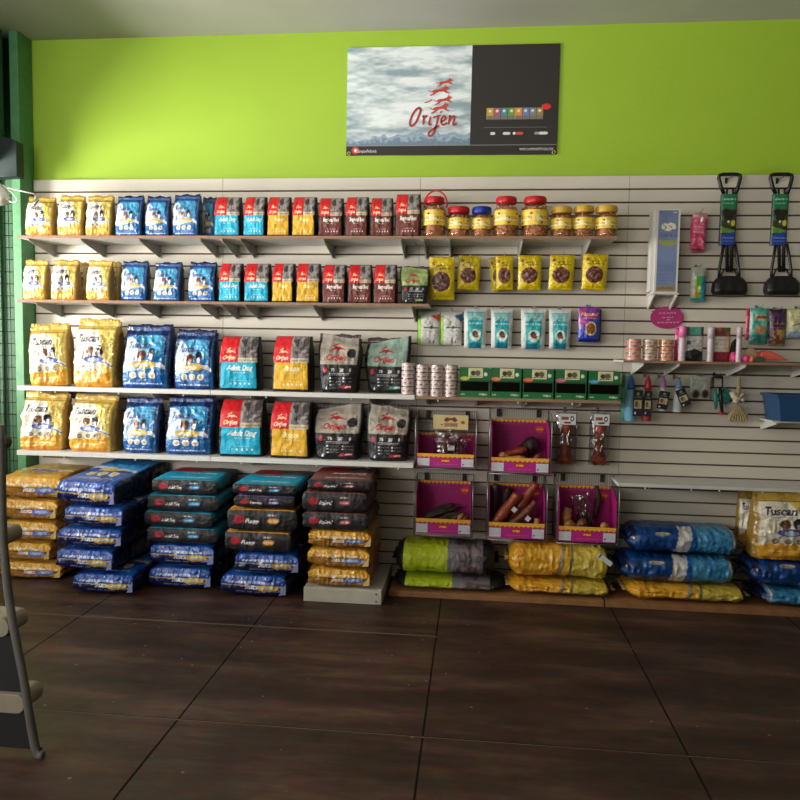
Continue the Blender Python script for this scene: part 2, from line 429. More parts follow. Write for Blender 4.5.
o = w.build('mesh_panel', M['dark_metal'], gate); o.matrix_parent_inverse = Matrix.Translation((3.2, .1, 0))
w = MB()
for x in (-2.872, -3.59): w.tube([(x, -.09, 0), (x, -.09, 2.33)], 0.008, 8)
for z in (.04, 2.32): w.tube([(-2.872, -.09, z), (-3.59, -.09, z)], 0.008, 8)
o = w.build('gate_frame', M['post_green'], gate); o.matrix_parent_inverse = Matrix.Translation((3.2, .1, 0))

# ================================================================== SHELVES
def shelf(x0, x1, z, th, depth, label, brackets, edge='shelf_edge', bm='bracket', drop=0.075, tips=(), group=None):
    t = empty('wall_shelf', ((x0+x1)/2, -depth/2, z), label, 'shelf', group)
    inv = Matrix.Translation((-(x0+x1)/2, depth/2, -z))
    m_ = MB(); m_.box(x0+.002, x1-.002, -depth+.004, -.003, z-th, z)
    o = board = m_.build('board', M['shelf_white'], t); o.matrix_parent_inverse = inv
    m_ = MB(); m_.box(x0+.002, x1-.002, -depth, -depth+.0035, z-th, z)
    m_.build('front_edge', M[edge], board)
    for bx_ in brackets:
        m_ = MB()
        m_.prism_yz([(-.004, z-th-.0005), (-.004, z-th-drop), (-.02, z-th-drop), (-depth+.03, z-th-.016), (-depth+.012, z-th-.0005)], bx_-.0025, bx_+.0025)
        m_.box(bx_-.012, bx_+.012, -.006, -.0035, z-th-drop-.006, z-th-.001)
        o = m_.build('bracket', M[bm], t); o.matrix_parent_inverse = inv
    for bx_ in tips:
        m_ = MB(); m_.tube([(bx_, -depth+.012, z-th-.001), (bx_, -depth+.006, z-th-.012)], 0.004, 6)
        m_.build('clip', M['peg'], board)
    return t
SZ = [2.046, 1.669, 1.153, 0.761]; SD = 0.30
XA, XB, XC_, XD = -2.72, -1.535, -0.362, 0.760
GS = 'white shelf boards on the slat wall'
shelf(XA, XB, SZ[0], .014, SD, 'white shelf board with bare edge under the top row of gold and blue bags', (-2.66, -2.33, -1.97, -1.60), group=GS)
shelf(XB, XC_, SZ[0], .014, SD, 'white shelf board under the top row of red topped bags', (-1.47, -1.36, -.87, -.43), group=GS)
shelf(XC_, XD, SZ[0], .014, SD, 'white shelf board under the row of treat jars', (-.30, -.155, .25, .62), group=GS)
shelf(XA-.01, XB, SZ[1], .014, SD, 'white shelf board under the second row of gold and blue bags', (-2.62, -2.27, -1.97, -1.60), group=GS)
shelf(XB, XC_+.10, SZ[1], .014, SD, 'white shelf board under the second row of red topped bags', (-1.47, -1.33, -.93, -.36), group=GS)
shelf(XA-.02, XB, SZ[2], .026, SD, 'thick white shelf under large crumpled gold and blue bags, upper of two', (-2.6, -1.9), 'shelf_white', 'bracket_white', .06, (-2.5, -2.1, -1.7), group=GS)
shelf(XB, XC_+.03, SZ[2], .026, SD, 'thick white shelf under large red topped and mint topped bags, upper of two', (-1.3, -.6), 'shelf_white', 'bracket_white', .06, (-1.2, -.7), group=GS)
shelf(XA-.03, XB, SZ[3], .028, SD, 'thick white shelf above the gold and blue floor stacks', (-2.6, -1.9), 'shelf_white', 'bracket_white', .06, (-2.45, -2.0, -1.62), group=GS)
shelf(XB, XC_+.03, SZ[3], .028, SD, 'thick white shelf above the dark floor stacks', (-1.3, -.6), 'shelf_white', 'bracket_white', .06, (-1.35, -.9, -.42), group=GS)
shelf(XC_+.034, .812, 1.145, .014, SD, 'bare edged shelf under cans and green treat boxes', (-.27, .02, .3, .6), group=GS, drop=.05, tips=(-.2, .25, .55))
shelf(.815, 2.05, 1.372, .012, SD, 'bare edged shelf under small cans and pet toys', (.93, 1.12, 1.47, 1.83), group=GS, bm='bracket_white', drop=.07)
shelf(.818, 2.06, .684, .018, .27, 'empty white shelf above blue and yellow sacks', (1.0, 1.8), 'shelf_white', 'bracket_white', .03, (.97, 1.22, 1.37, 1.6), group=GS)

# ================================================================== PRINTED BAGS
def script_logo(P, c, cu, cv, w, h, animal=True, body=None):
    P.text(c, 'Orijen', cu, cv, h, w, 0.35, bold=0.035)
    if animal:
        cb = body or c; y = cv+h*1.05
        P.poly(cb, [(cu-w*.32, y), (cu-w*.1, y+h*.75), (cu+w*.2, y+h*.7), (cu+w*.52, y+h*.1), (cu+w*.2, y+h*.3), (cu+w*.05, y-.0), (cu-w*.02, y+h*.3)])
        P.line(cb, [(cu-w*.2, y+h*.8), (cu+w*.05, y+h*1.2)], h*P.H*.22)
def p_gold(P):
    cream = (240, 233, 212)
    P.mottle((224, 196, 104), 40, .55, 3, .6)
    P.rect((196, 158, 62), 0, .9, 1, 1, .8); P.line((104, 76, 36), [(0, .885), (1, .885)], P.H*.012)
    P.poly(cream, [(0, .22), (0, .87), (.25, .88), (.52, .87), (.66, .74), (.71, .5), (.66, .22)])
    P.poly((228, 166, 52), [(0, 0), (0, .2), (.2, .26), (.5, .27), (.75, .3), (1, .26), (1, 0)])
    P.poly((206, 132, 30), [(0, 0), (0, .05), (.5, .09), (1, .06), (1, 0)], .7)
    P.poly((240, 236, 226), [(.5, .36), (.78, .36), (1, .29), (1, .36), (.8, .42), (.55, .42)])
    P.line((70, 84, 150), [(.66, .39), (.85, .37), (1, .315)], P.H*.018)
    P.text((52, 52, 92), 'Tuscan', .36, .745, .115, .52, .3, bold=.035)
    P.scribble((110, 100, 90), .22, .55, .655, .012, 1, .6, .06)
    P.ell((128, 84, 60), .44, .545, .085, .075); P.ell((150, 108, 84), .43, .50, .05, .04); P.ell((70, 46, 38), .39, .555, .028, .05)
    P.ell((36, 36, 48), .64, .56, .085, .085); P.ell((226, 220, 214), .65, .51, .04, .05); P.ell((24, 24, 32), .70, .53, .03, .06)
    P.ell((78, 90, 158), .54, .425, .23, .055); P.ell((190, 204, 228), .54, .415, .12, .035)
    for i, u in enumerate((.3, .49, .68)):
        P.ell((238, 230, 210), u, .285, .075, .052); P.ell((122, 112, 112), u, .285, .056, .04); P.ell((196, 170, 110), u+.01, .29, .025, .02)
    P.scribble((250, 226, 160), .2, .8, .14, .02, 5, .7, .1)
def p_blue(P):
    P.mottle((44, 120, 186), 40, .55, 4, .5)
    P.rect((36, 76, 134), 0, .88, 1, 1); P.mottle((22, 32, 80), 30, .52, 8, .9, P.v > .84); P.line((120, 120, 130), [(.3, .845), (1, .82)], P.H*.012)
    P.poly((22, 36, 84), [(.78, .9), (1, .9), (1, .3), (.93, .3), (.90, .8)])
    P.poly((196, 214, 236), [(0, .26), (0, .8), (.16, .84), (.34, .72), (.42, .5), (.5, .3)])
    P.poly((64, 156, 200), [(.34, .72), (.3, .86), (.8, .86), (.86, .55), (.6, .5), (.5, .62)])
    P.poly((150, 206, 232), [(.36, .7), (.46, .72), (.52, .6), (.46, .5), (.38, .52)])
    P.poly((18, 92, 160), [(0, 0), (0, .2), (.3, .27), (.65, .28), (1, .3), (1, 0)])
    P.poly((12, 60, 130), [(0, 0), (0, .05), (1, .05), (1, 0)])
    P.poly((226, 224, 232), [(.6, .38), (.85, .34), (1, .3), (1, .36), (.85, .42), (.6, .43)])
    P.text((60, 70, 130), 'Tuscan', .34, .70, .10, .5, .3, bold=.035)
    P.ell((128, 72, 60), .42, .545, .085, .07); P.ell((206, 150, 130), .42, .50, .045, .035)
    P.ell((30, 30, 50), .62, .565, .085, .085); P.ell((232, 226, 224), .63, .51, .04, .05)
    P.ell((214, 174, 84), .5, .385, .26, .065); P.ell((244, 232, 196), .46, .375, .14, .04)
    for u in (.27, .47, .67):
        P.ell((240, 234, 214), u, .215, .075, .055); P.ell((196, 176, 140), u+.01, .21, .05, .036)
    P.scribble((220, 232, 246), .12, .88, .075, .022, 9, .85, .07)
def p_block(body, title, tshear=.3, tcol=(240, 236, 226)):
    def f(P):
        P.rect((30, 26, 26), 0, 0, 1, .06)
        P.poly(body, [(.015, .05), (.05, .525), (.97, .525), (1, .05)])
        P.rect((214, 34, 38), 0, .525, .5, 1); P.mottle((196, 26, 32), 60, .6, 2, .4, (P.v > .525) & (P.u < .5))
        r = (P.v > .60) & (P.u >= .5)
        P.put(r, (116, 108, 108)); P.mottle((164, 156, 152), 55, .52, 7, .8, r); P.mottle((54, 48, 50), 38, .62, 8, .8, r)
        P.rect((30, 28, 30), .66, .6, .70, .97, .6)
        P.rect((206, 190, 160), .5, .525, 1, .605); P.scribble((110, 90, 76), .53, .97, .565, .03, 4, .7, .07)
        script_logo(P, (250, 226, 190), .27, .615, .32, .075, True, (250, 206, 160))
        P.text(tcol, title, .54, .425, .085, min(.66, .085*len(title)), tshear, bold=.035)
        P.rect(tcol, .34, .37, .78, .378, .7); P.scribble(tcol, .36, .76, .335, .018, 6, .75, .09)
        P.scribble(tcol, .34, .74, .19, .01, 7, .4, .05)
        for i in range(5): P.ell((236, 234, 228), .32+i*.115, .13, .022, .018)
    return f
def p_core(top, tagc, seed=1):
    """tall bag: black lower half with white facts, pale upper half with a red script logo"""
    def f(P):
        up = P.v > .5
        P.put(up, top); P.mottle(tuple(int(c*.82) for c in top), 26, .5, seed, .6, up); P.mottle(tuple(min(255, int(c*1.12)) for c in top), 40, .6, seed+3, .5, up)
        P.put(~up, (30, 28, 31))
        P.line(tuple(int(c*.6) for c in top), [(0, .5), (1, .5)], P.H*.012)
        script_logo(P, (176, 30, 44), .44, .63, .46, .105, True)
        if sum(top) < 505 and top[0] >= top[1]: P.ell((40, 36, 38), .82, .70, .13, .085)
        P.ell((190, 40, 56), .14, .40, .065, .05)
        for i, tx in enumerate(('75', '20', '0')): P.text((222, 220, 218), tx, .37+i*.22, .405, .055, None, 0, bold=.035)
        P.rect((214, 212, 210), .28, .335, .80, .352, .8); P.scribble((200, 198, 196), .28, .8, .318, .014, 3, .6, .05)
        for r in range(3):
            for c0 in (.28, .62):
                if c0 == .62 and r == 2: continue
                P.rect((236, 236, 236), c0, .25-r*.06, c0+.045, .275-r*.06)
                P.scribble((170, 168, 168), c0+.07, c0+.28, .262-r*.06, .012, r+5, .6, .05)
        P.rect(tagc, .58, .075, .90, .135); P.scribble((240, 220, 216), .7, .88, .105, .028, 8, .9, .05)
        P.poly((226, 226, 226), [(.12, .06), (.2, .06), (.2, .12), (.17, .1)])
    return f
PRINTS = {
    'gold': (p_gold, (218, 190, 96), (150, 116, 46)), 'blue': (p_blue, (40, 118, 176), (18, 28, 66)),
    'teal': (p_block((30, 178, 214), 'Adult Dog'), (30, 26, 28), (26, 26, 30)),
    'puppy': (p_block((226, 174, 40), 'Puppy', tcol=(250, 232, 170)), (30, 26, 28), (26, 26, 30)),
    'brown': (p_block((112, 52, 44), 'Regional Red', .2), (30, 26, 28), (30, 25, 27)),
    'grey': (p_core((168, 158, 144), (186, 36, 50), 1), (40, 38, 40), (28, 27, 30)),
    'mint': (p_core((150, 176, 160), (46, 150, 128), 2), (40, 38, 40), (28, 27, 30)),
    'fit': (p_core((158, 176, 112), (120, 140, 60), 3), (40, 38, 40), (24, 24, 26)),
}
def prof(v, pts): return np.interp(v, [p[0] for p in pts], [p[1] for p in pts])
STY = {
    'pouch': dict(w=[(0, .93), (.04, .985), (.2, 1), (.6, .97), (.85, .965), (1, .985)], d=[(0, .9), (.05, 1), (.35, 1), (.62, .82), (.86, .42), (.93, .10), (1, .06)], amp=.020, lean=.10),
    'block': dict(w=[(0, .98), (.05, 1), (.5, .99), (.75, .965), (1, .935)], d=[(0, .95), (.05, 1), (.6, .98), (.8, .78), (.97, .36), (1, .28)], amp=.007, lean=.30),
    'slump': dict(w=[(0, .80), (.08, .85), (.45, .93), (.55, .96), (.8, 1.0), (1, .965)], d=[(0, .85), (.06, 1), (.35, 1), (.6, .74), (.85, .34), (.95, .08), (1, .05)], amp=.014, lean=.25),
}
_bag = {}
def bag_mesh(kind, style, big, var):
    k = (kind, style, big, var)
    if k in _bag: return _bag[k]
    fn, front, side = PRINTS[kind]; S = STY[style]
    nx, ny, nz = (84, 14, 96) if big else (48, 8, 58)
    W, D, H = (.28, .17, .37) if big else (.165, .09, .225)
    q, f = cube_grid(nx, ny, nz); x, y, z = q.T; v = (z+1)/2
    P = Paint((x+1)/2, v, W, H, side); fr = y < -.99
    P.put(fr, front); P.on(fr); fn(P); P.on(np.ones(len(x), bool))
    if style == 'block':      # gussets show the dark film
        P.put((np.abs(x) > .999) & (y > -.9), side)
    e = 7 if style == 'block' else 4.0
    m = np.maximum(np.abs(x), np.abs(y)); r = (np.abs(x)**e+np.abs(y)**e)**(1/e); k_ = np.where(r > 0, m/np.maximum(r, 1e-9), 1)
    X, Y = x*k_, y*k_
    ws, ds = prof(v, S['w']), prof(v, S['d'])
    X = X*ws*W/2; Y = Y*ds*D/2 + S['lean']*(1-ds)*D/2      # the top leans back over the fill
    Z = v*H
    rng = random.Random(hash((kind, var)) % 1000 if False else sum(map(ord, kind))+var*31)
    s0 = rng.uniform(0, 50)
    p3 = np.stack([X, Y, Z], 1)
    n1 = 1-np.abs(2*vn(p3*(11/W*.28), s0)-1)*1.0; n2 = 1-np.abs(2*vn(p3*(26/W*.28)*np.array([1, 1, .7]), s0+5)-1); n3 = 1-np.abs(2*vn(p3*(55/W*.28), s0+7)-1)
    amp = S['amp']*W/.28*1.15*(.6+1.2*np.clip(v-.4, 0, 1) if style != 'block' else np.ones(len(v)))
    dsp = ((n1-.5)*1.0+(n2-.5)*.6+(n3-.5)*.3)*amp*np.clip(ds*1.4, .25, 1)
    Y += np.sign(y)*(np.abs(y) > .999)*dsp*1.2; X += np.sign(x)*(np.abs(x) > .999)*dsp*.7
    X += (vn(np.stack([v*3, v*0, v*0], 1), s0+9)-.5)*W*(.05 if style != 'block' else .012)*np.clip(v*2, 0, 1)
    Z += (v > .9)*((vn(np.stack([X*18/W*.28, X*0, X*0], 1), s0+3)-.5)*H*(.035 if style != 'block' else .008))*(v-.9)*10
    if style == 'slump':
        tilt = (-.12, .22, -.2)[var]; Z += np.clip(v-.75, 0, 1)*4*tilt*X
    Z -= Z.min()
    me = np_mesh('bag_'+kind, np.stack([X, Y, Z], 1), f, M[('foil_big' if big else 'foil') if style == 'pouch' else 'matte'], P.col)
    ext = (X.min(), X.max(), Z.max(), -Y.min())
    # seal strip / folded top: a part of its own
    sm = MB()
    c = {'gold': 'seal_gold', 'blue': 'seal_navy'}.get(kind, 'seal_dark')
    yt = S['lean']*(1-prof(1, S['d']))*D/2
    if style == 'block':
        sm.box(-W*.455, W*.455, yt-.002, yt+D*.22, H-.001, H+.004)
        part = ('folded_top', sm.mesh('folded_top', M[c]))
    else:
        n = 40; wv = W*.47
        fr_ = [(-wv+2*wv*i/n, yt-.003+.0022*math.sin(i*1.9+var), H-.004+.004*math.sin(i*.3+s0)) for i in range(n+1)]
        hgt = .02*W/.28
        V = [(a, b, c_-.006) for a, b, c_ in fr_]+[(a, b, c_+hgt*(.92+.08*math.sin(i*.9+s0))) for i, (a, b, c_) in enumerate(fr_)]
        V += [(a, b+.003, z_) for a, b, z_ in V]; N = n+1
        Fs = []
        for i in range(n):
            Fs += [(i, i+1, N+i+1, N+i), (2*N+i, 3*N+i, 3*N+i+1, 2*N+i+1), (N+i, N+i+1, 3*N+i+1, 3*N+i)]
        sm.add(V, Fs, True); part = ('top_seal', sm.mesh('top_seal', M[c]))
    _bag[k] = (me, ext, part)
    return _bag[k]
M['seal_gold'] = mat('gold_seal_foil', (206, 172, 84), .3, .15, .1, 60, .4, 120)
M['seal_navy'] = mat('navy_seal_foil', (30, 40, 84), .3, .15, .2, 60, .4, 120)
M['seal_dark'] = mat('dark_bag_fold', (84, 74, 74), .5, 0, .2, 40, .2, 80)
NAMES = {'gold': 'dog_food_bag', 'blue': 'dog_food_bag', 'teal': 'dog_food_bag', 'puppy': 'dog_food_bag', 'brown': 'dog_food_bag', 'grey': 'dog_food_bag', 'mint': 'dog_food_bag', 'fit': 'dog_food_bag'}
def stand_bag(kind, style, big, var, x0, x1, y0, zshelf, label, group, Yf=-.275, depth=None, rz=0.0, ry=0.0, dy=0.0):
    me, (ex0, ex1, eh, ef), (pn, pm) = bag_mesh(kind, style, big, var)
    Yf += dy
    cx, w, _, _ = span(x0, x1, y0, y0+20, Yf+(depth or (.17 if big else .09))*(.15 if style == 'block' else .35)); zt = at((x0+x1)/2, y0, Yf+.03)[2]
    sx = w/(ex1-ex0); sz = (zt-zshelf)/(eh+(.004 if style == 'block' else .016)); sy = (depth/(.17 if big else .09)) if depth else min(sx, 1.15)
    o = link(NAMES[kind], me, None, (cx-(ex0+ex1)/2*sx, Yf+ef*sy, zshelf+.0005), (0, ry, rz), (sx, sy, sz))
    tag(o, label, 'dog food bag', group)
    link(pn, pm, o)
    return o
G1 = 'small gold foil bags on the upper shelves'; G2 = 'small blue foil bags on the upper shelves'; G3 = 'small red topped bags on the upper shelves'
ORD = ['first', 'second', 'third', 'fourth', 'fifth', 'sixth', 'seventh', 'eighth']
for i, (x0, x1, y0) in enumerate([(25, 54, 194), (57, 84.5, 193), (85.5, 113, 193)]):
    stand_bag('gold', 'pouch', False, i % 3, x0, x1, y0, SZ[0], f'small gold foil dog food bag, {ORD[i]} from the green post on the top shelf', G1, rz=(.04, -.03, .02)[i])
for i, (x0, x1, y0) in enumerate([(115, 143.5, 193), (145, 170.5, 194), (172, 201, 192)]):
    stand_bag('blue', 'pouch', False, i % 3, x0, x1, y0, SZ[0], f'small blue foil dog food bag, {ORD[i]} after the gold bags on the top shelf', G2, rz=(-.03, .03, -.02)[i])
stand_bag('blue', 'pouch', False, 1, 201, 216, 195, SZ[0], 'shadowed dark blue bag set back between blue foil and red topped bags, top shelf', G2, dy=.13, depth=.08)
KN = {'teal': 'red and teal', 'puppy': 'red and yellow', 'brown': 'red and brown'}
row = [('teal', 213.5, 240, 196), ('teal', 243, 265.5, 196), ('puppy', 266.5, 290, 196), ('puppy', 291.5, 316, 196), ('brown', 318, 343, 197), ('brown', 345, 368.5, 196), ('brown', 370, 393, 197), ('brown', 395, 421, 193)]
cnt = {}
for i, (k, x0, x1, y0) in enumerate(row):
    n = cnt.get(k, 0); cnt[k] = n+1; tot = {'teal': 2, 'puppy': 2, 'brown': 4}[k]
    pos = ('the left one of two', 'the right one of two')[n] if tot == 2 else (ORD[n]+' of four')
    stand_bag(k, 'block', False, n % 2, x0, x1, y0, SZ[0], f'small {KN[k]} dog food bag on the top shelf, {pos}', G3, depth=.1, rz=(.05, -.03, .02, -.02, .03, -.02, .04, -.03)[i])
for i, (x0, x1, y0) in enumerate([(22.5, 48, 258), (51, 78, 257.5), (86, 112, 258)]):
    stand_bag('gold', 'pouch', False, (i+1) % 3, x0, x1, y0, SZ[1], f'small gold foil dog food bag, {ORD[i]} from the green post on the second shelf', G1, rz=(-.03, .04, -.04)[i])
stand_bag('gold', 'pouch', False, 0, 78, 87, 260, SZ[1], 'narrow shadowed gold bag peeking between the second and third gold bags, second shelf', G1, dy=.11, depth=.08)
stand_bag('gold', 'pouch', False, 1, 110, 120, 260, SZ[1], 'shadowed gold bag peeking out beside the blue bags, second shelf', G1, dy=.11, depth=.08)
for i, (x0, x1, y0) in enumerate([(120.5, 148.5, 259), (153, 182, 260), (187.5, 216.5, 260)]):
    stand_bag('blue', 'pouch', False, (i+2) % 3, x0, x1, y0, SZ[1], f'small blue foil dog food bag, {ORD[i]} after the gold bags on the second shelf', G2, rz=(.03, -.02, .03)[i])
row = [('teal', 218.5, 241.5, 263), ('teal', 243.5, 269.5, 263), ('puppy', 271.5, 294, 263), ('puppy', 295.5, 320, 263), ('brown', 322, 346, 264), ('brown', 347.5, 372, 264), ('brown', 373.5, 397, 264)]
cnt = {}
for i, (k, x0, x1, y0) in enumerate(row):
    n = cnt.get(k, 0); cnt[k] = n+1; tot = {'teal': 2, 'puppy': 2, 'brown': 3}[k]
    pos = ('the left one of two', 'the right one of two')[n] if tot == 2 else (ORD[n]+' of three')
    stand_bag(k, 'block', False, (n+1) % 2, x0, x1, y0, SZ[1], f'small {KN[k]} dog food bag on the second shelf, {pos}', G3, depth=.1, rz=(-.03, .03, -.02, .03, -.02, .04, -.03)[i])
stand_bag('fit', 'slump', False, 0, 399.5, 430, 263, SZ[1], 'small light green and black bag at the end of the second shelf', 'small bags on the upper shelves', depth=.09)
G4 = 'large bags on the two thick white shelves'
def big(kind, style, var, x0, x1, y0, sh, label, **k): stand_bag(kind, style, True, var, x0, x1, y0, SZ[sh], label, G4, **k)
big('gold', 'pouch', 0, 31, 71, 322, 2, 'large gold foil bag tilted beside the green post, upper thick shelf', ry=-.06, rz=.15)
big('gold', 'pouch', 1, 73, 119.5, 318, 2, 'large gold foil bag standing upright next to a blue bag, upper thick shelf', rz=-.04)
big('blue', 'pouch', 0, 122, 172.5, 323, 2, 'large blue foil bag next to the upright gold bag, upper thick shelf', rz=.03)
big('blue', 'pouch', 1, 174, 217, 329, 2, 'large crumpled blue foil bag next to a red and teal bag, upper thick shelf', rz=.08)
big('teal', 'block', 0, 218.5, 259, 336, 2, 'large red and teal dog food bag on the upper thick shelf', rz=.05)
big('puppy', 'block', 0, 272, 311.5, 336, 2, 'large red and yellow dog food bag on the upper thick shelf', rz=-.03)
big('grey', 'slump', 0, 318, 362, 331, 2, 'large black bag with stone grey top beside the mint topped bag')
big('mint', 'slump', 1, 364.5, 411, 333, 2, 'large black bag with mint green top beside stacked cans', dy=.07, depth=.13)
big('gold', 'pouch', 2, 20, 67, 391.5, 3, 'large bulging gold foil bag beside the green post, lower thick shelf', rz=.05)
big('gold', 'pouch', 0, 68.5, 117, 394, 3, 'large gold foil bag next to a blue bag, lower thick shelf', rz=-.05)
big('blue', 'pouch', 2, 123, 163, 397, 3, 'narrower large blue foil bag next to gold, lower thick shelf', rz=-.06)
big('blue', 'pouch', 0, 165, 215.5, 396, 3, 'wide blue foil bag next to a red and teal bag, lower thick shelf', rz=.03)
big('teal', 'block', 1, 218, 263, 400, 3, 'large red and teal dog food bag on the lower thick shelf', rz=.05)
big('puppy', 'block', 1, 269.5, 311, 402, 3, 'large red and yellow dog food bag on the lower thick shelf', rz=-.03)
big('grey', 'slump', 1, 312, 364, 401, 3, 'large black bag with stone grey top on the lower thick shelf beside red and yellow')
big('grey', 'slump', 2, 366.5, 412, 402, 3, 'large black bag with stone grey top at the end of the lower thick shelf')

# ================================================================== TREAT JARS
def p_jarlabel(P):
    P.rect((232, 200, 80), 0, 0, 1, 1); P.rect((246, 230, 160), 0, .3, 1, .72)
    P.mottle((240, 206, 40), 30, .6, 3, .8)
    for cu in (.12, .37, .62, .87):
        P.ell((246, 214, 60), cu-.03, .66, .055, .22); P.text((150, 40, 40), 'TREATS', cu, .47, .16, .17)
        P.scribble((180, 120, 60), cu-.09, cu+.09, .24, .06, 3, .7, .02)
        P.ell((120, 60, 30), cu+.07, .75, .02, .08); P.ell((120, 50, 40), cu-.05, .14, .015, .06)
def label_sleeve(R, z0, z1, paint, n=96, k=22, base=(226, 190, 60)):
    A, Zi = np.meshgrid(np.arange(n), np.arange(k+1), indexing='ij')
    th = 2*PI*A.ravel()/n; zz = z0+(z1-z0)*Zi.ravel()/k
    V = np.stack([R*np.cos(th), R*np.sin(th), zz], 1)
    P = Paint(((th+PI/2)/(2*PI)) % 1, Zi.ravel()/k, 2*PI*R, z1-z0, base); paint(P)
    i = np.arange(n)[:, None]; j = np.arange(k)[None]
    a = i*(k+1)+j; b = ((i+1) % n)*(k+1)+j
    return V, np.stack([a.ravel(), b.ravel(), (b+1).ravel(), (a+1).ravel()], 1), P.col
def jar(x0, x1, y0, z, lidm, label, lidh=.035, handle=False, shoulder=.80, Yf=-.235):
    cx, w, _, _ = span(x0, x1, y0, y0+30, Yf); zt = at((x0+x1)/2, y0, Yf)[2]; H = zt-z; R = w/2; lidn = R*(.80 if shoulder < .8 else .95)
    t = empty('treat_jar', (cx, Yf+.02, z), label, 'jar', 'treat jars on the top shelf', rz=random.uniform(-.3, .3))
    hb = H-lidh
    m_ = MB(); m_.lathe([(R*.90, .0005), (R*.99, .008), (R, .02), (R, hb*shoulder*.9), (R*.97, hb*shoulder), (lidn*.9, hb*.97), (lidn*.88, hb+.006)], 32)
    m_.build('jar_body', M['clear'], t)
    V, f, c = label_sleeve(R*1.004, hb*.34, hb*.78, p_jarlabel)
    link('paper_label', np_mesh('jar_label', V, f, M['gloss'], c), t)
    m_ = MB(); rr = random.Random(int(x0))
    for k in range(90):
        a, r = rr.uniform(0, 2*PI), R*.86*math.sqrt(rr.uniform(.3, 1)); zz = rr.uniform(.012, hb*.86)
        p = Vector((r*math.cos(a), r*math.sin(a), zz)); d = Vector((rr.uniform(-1, 1), rr.uniform(-1, 1), rr.uniform(-.4, 1.2))).normalized()*R*.30
        q = [p-d, p+Vector((0, 0, .004)), p+d]
        q = [Vector((v.x*min(1, R*.93/max(math.hypot(v.x, v.y), 1e-6)), v.y*min(1, R*.93/max(math.hypot(v.x, v.y), 1e-6)), max(v.z, .008))) for v in q]
        m_.tube(q, R*.085, 6)
    m_.lathe([(R*.2, .003), (R*.78, .004), (R*.78, hb*.80), (R*.5, hb*.92), (R*.2, hb*.93)], 16)
    o = m_.build('treats', M['jar_treats'], t); o['kind'] = 'stuff'
    m_ = MB(); m_.lathe([(lidn, hb), (lidn*1.02, hb+.004), (lidn*1.02, H-.006), (lidn*.97, H), (lidn*.3, H+.0005)], 32)
    for k in range(40):
        a = 2*PI*k/40; m_.box(0, 0, 0, 0, 0, 0) if False else m_.tube([(lidn*1.02*math.cos(a), lidn*1.02*math.sin(a), hb+.006), (lidn*1.02*math.cos(a), lidn*1.02*math.sin(a), H-.008)], .0012, 4)
    lid_o = m_.build('lid', M[lidm], t)
    if handle:
        m_ = MB(); pts = [(R*1.0*math.cos(PI*k/14)*.98+R*.12, -R*.2, hb*.97+R*1.15*math.sin(PI*k/14)) for k in range(-1, 16)]
        m_.tube(pts, .005, 8); m_.build('carry_handle', M['red_plastic'], lid_o)
Z1 = SZ[0]
jar(422.5, 446, 197, Z1, 'red_plastic', 'tall treat jar with red lid and red carry loop', handle=True, shoulder=.78)
jar(447.5, 469.5, 207, Z1, 'red_plastic', 'short treat jar with plain red lid beside the blue lidded jar', shoulder=.9)
jar(471.5, 491.5, 207, Z1, 'blue_lid', 'treat jar with a blue lid')
jar(493.5, 519, 197, Z1, 'red_plastic', 'tall red lidded treat jar just after the blue lidded one', shoulder=.78)
jar(521.5, 549, 197, Z1, 'red_plastic', 'wide tall red lidded treat jar next to the yellow lidded jars', shoulder=.78)
jar(551, 572.5, 207, Z1, 'yellow_lid', 'yellow lidded treat jar next to the tall red lidded jars', shoulder=.9)
jar(573.5, 594.5, 206, Z1, 'yellow_lid', 'yellow lidded treat jar in the middle of its three', shoulder=.9)
jar(595.5, 618, 206, Z1, 'yellow_lid', 'yellow lidded treat jar at the open end of the shelf', shoulder=.9)

# ================================================================== HANGING POUCHES ON PEG HOOKS
def hook(x, z, y_end, what, dark=False):
    t = MB(); t.tube([(x, -.001, z), (x, y_end-.02, z), (x, y_end-.03, z+.003), (x, y_end-.036, z+.014)], .0022, 6)
    t.box(x-.007, x+.007, -.004, -.0005, z-.016, z+.016)
    return tag(t.build('peg_hook', M['dark_metal'] if dark else M['grey_metal']), 'thin metal peg hook holding the '+what, 'hook', 'peg hooks on the slat wall')
def pouch_mesh(name, W, H, T, base, fn, side=None, seed=0, nx=44, nz=56, waist=0, mat_='gloss', amp=.004):
    q, f = cube_grid(nx, 6, nz); x, y, z = q.T
    P = Paint((x+1)/2, (z+1)/2, W, H, side or base); fr = y < -.99
    P.put(fr, base); P.on(fr); fn(P)
    t = (1-np.abs(x)**4)*(1-np.abs(z*1.0)**5)*np.clip(1.15-.35*z, .2, 1.5)
    X = x*W/2*(1-waist*(1-z)*.5); Z = (z-1)*H/2
    n = vn(np.stack([x*W*40, z*H*40, y], 1), seed)-.5; n2 = vn(np.stack([x*W*14, z*H*14, y*.3], 1), seed+2)-.5
    Y = y*(T/2*t+.0012)+n2*amp*2+n*amp*.8*(.4+t)
    return np_mesh(name, np.stack([X, Y, Z], 1), f, M[mat_], P.col)
def hang(name, cat, x0, x1, y0, y1, Y, T, base, fn, label, group, what=None, ry=0.0, seed=0, waist=0.0, rz=0.0, side=None, mat_='gloss', amp=.004):
    cx, w, zb, h = span(x0, x1, y0, y1, Y)
    o = link(name, pouch_mesh(name, w, h, T, base, fn, side, seed, waist=waist, mat_=mat_, amp=amp), None, (cx, Y, zb+h), (0, ry, rz))
    tag(o, label, cat, group)
    if what: hook(cx, zb+h+.003, Y-.01, what)
    return o
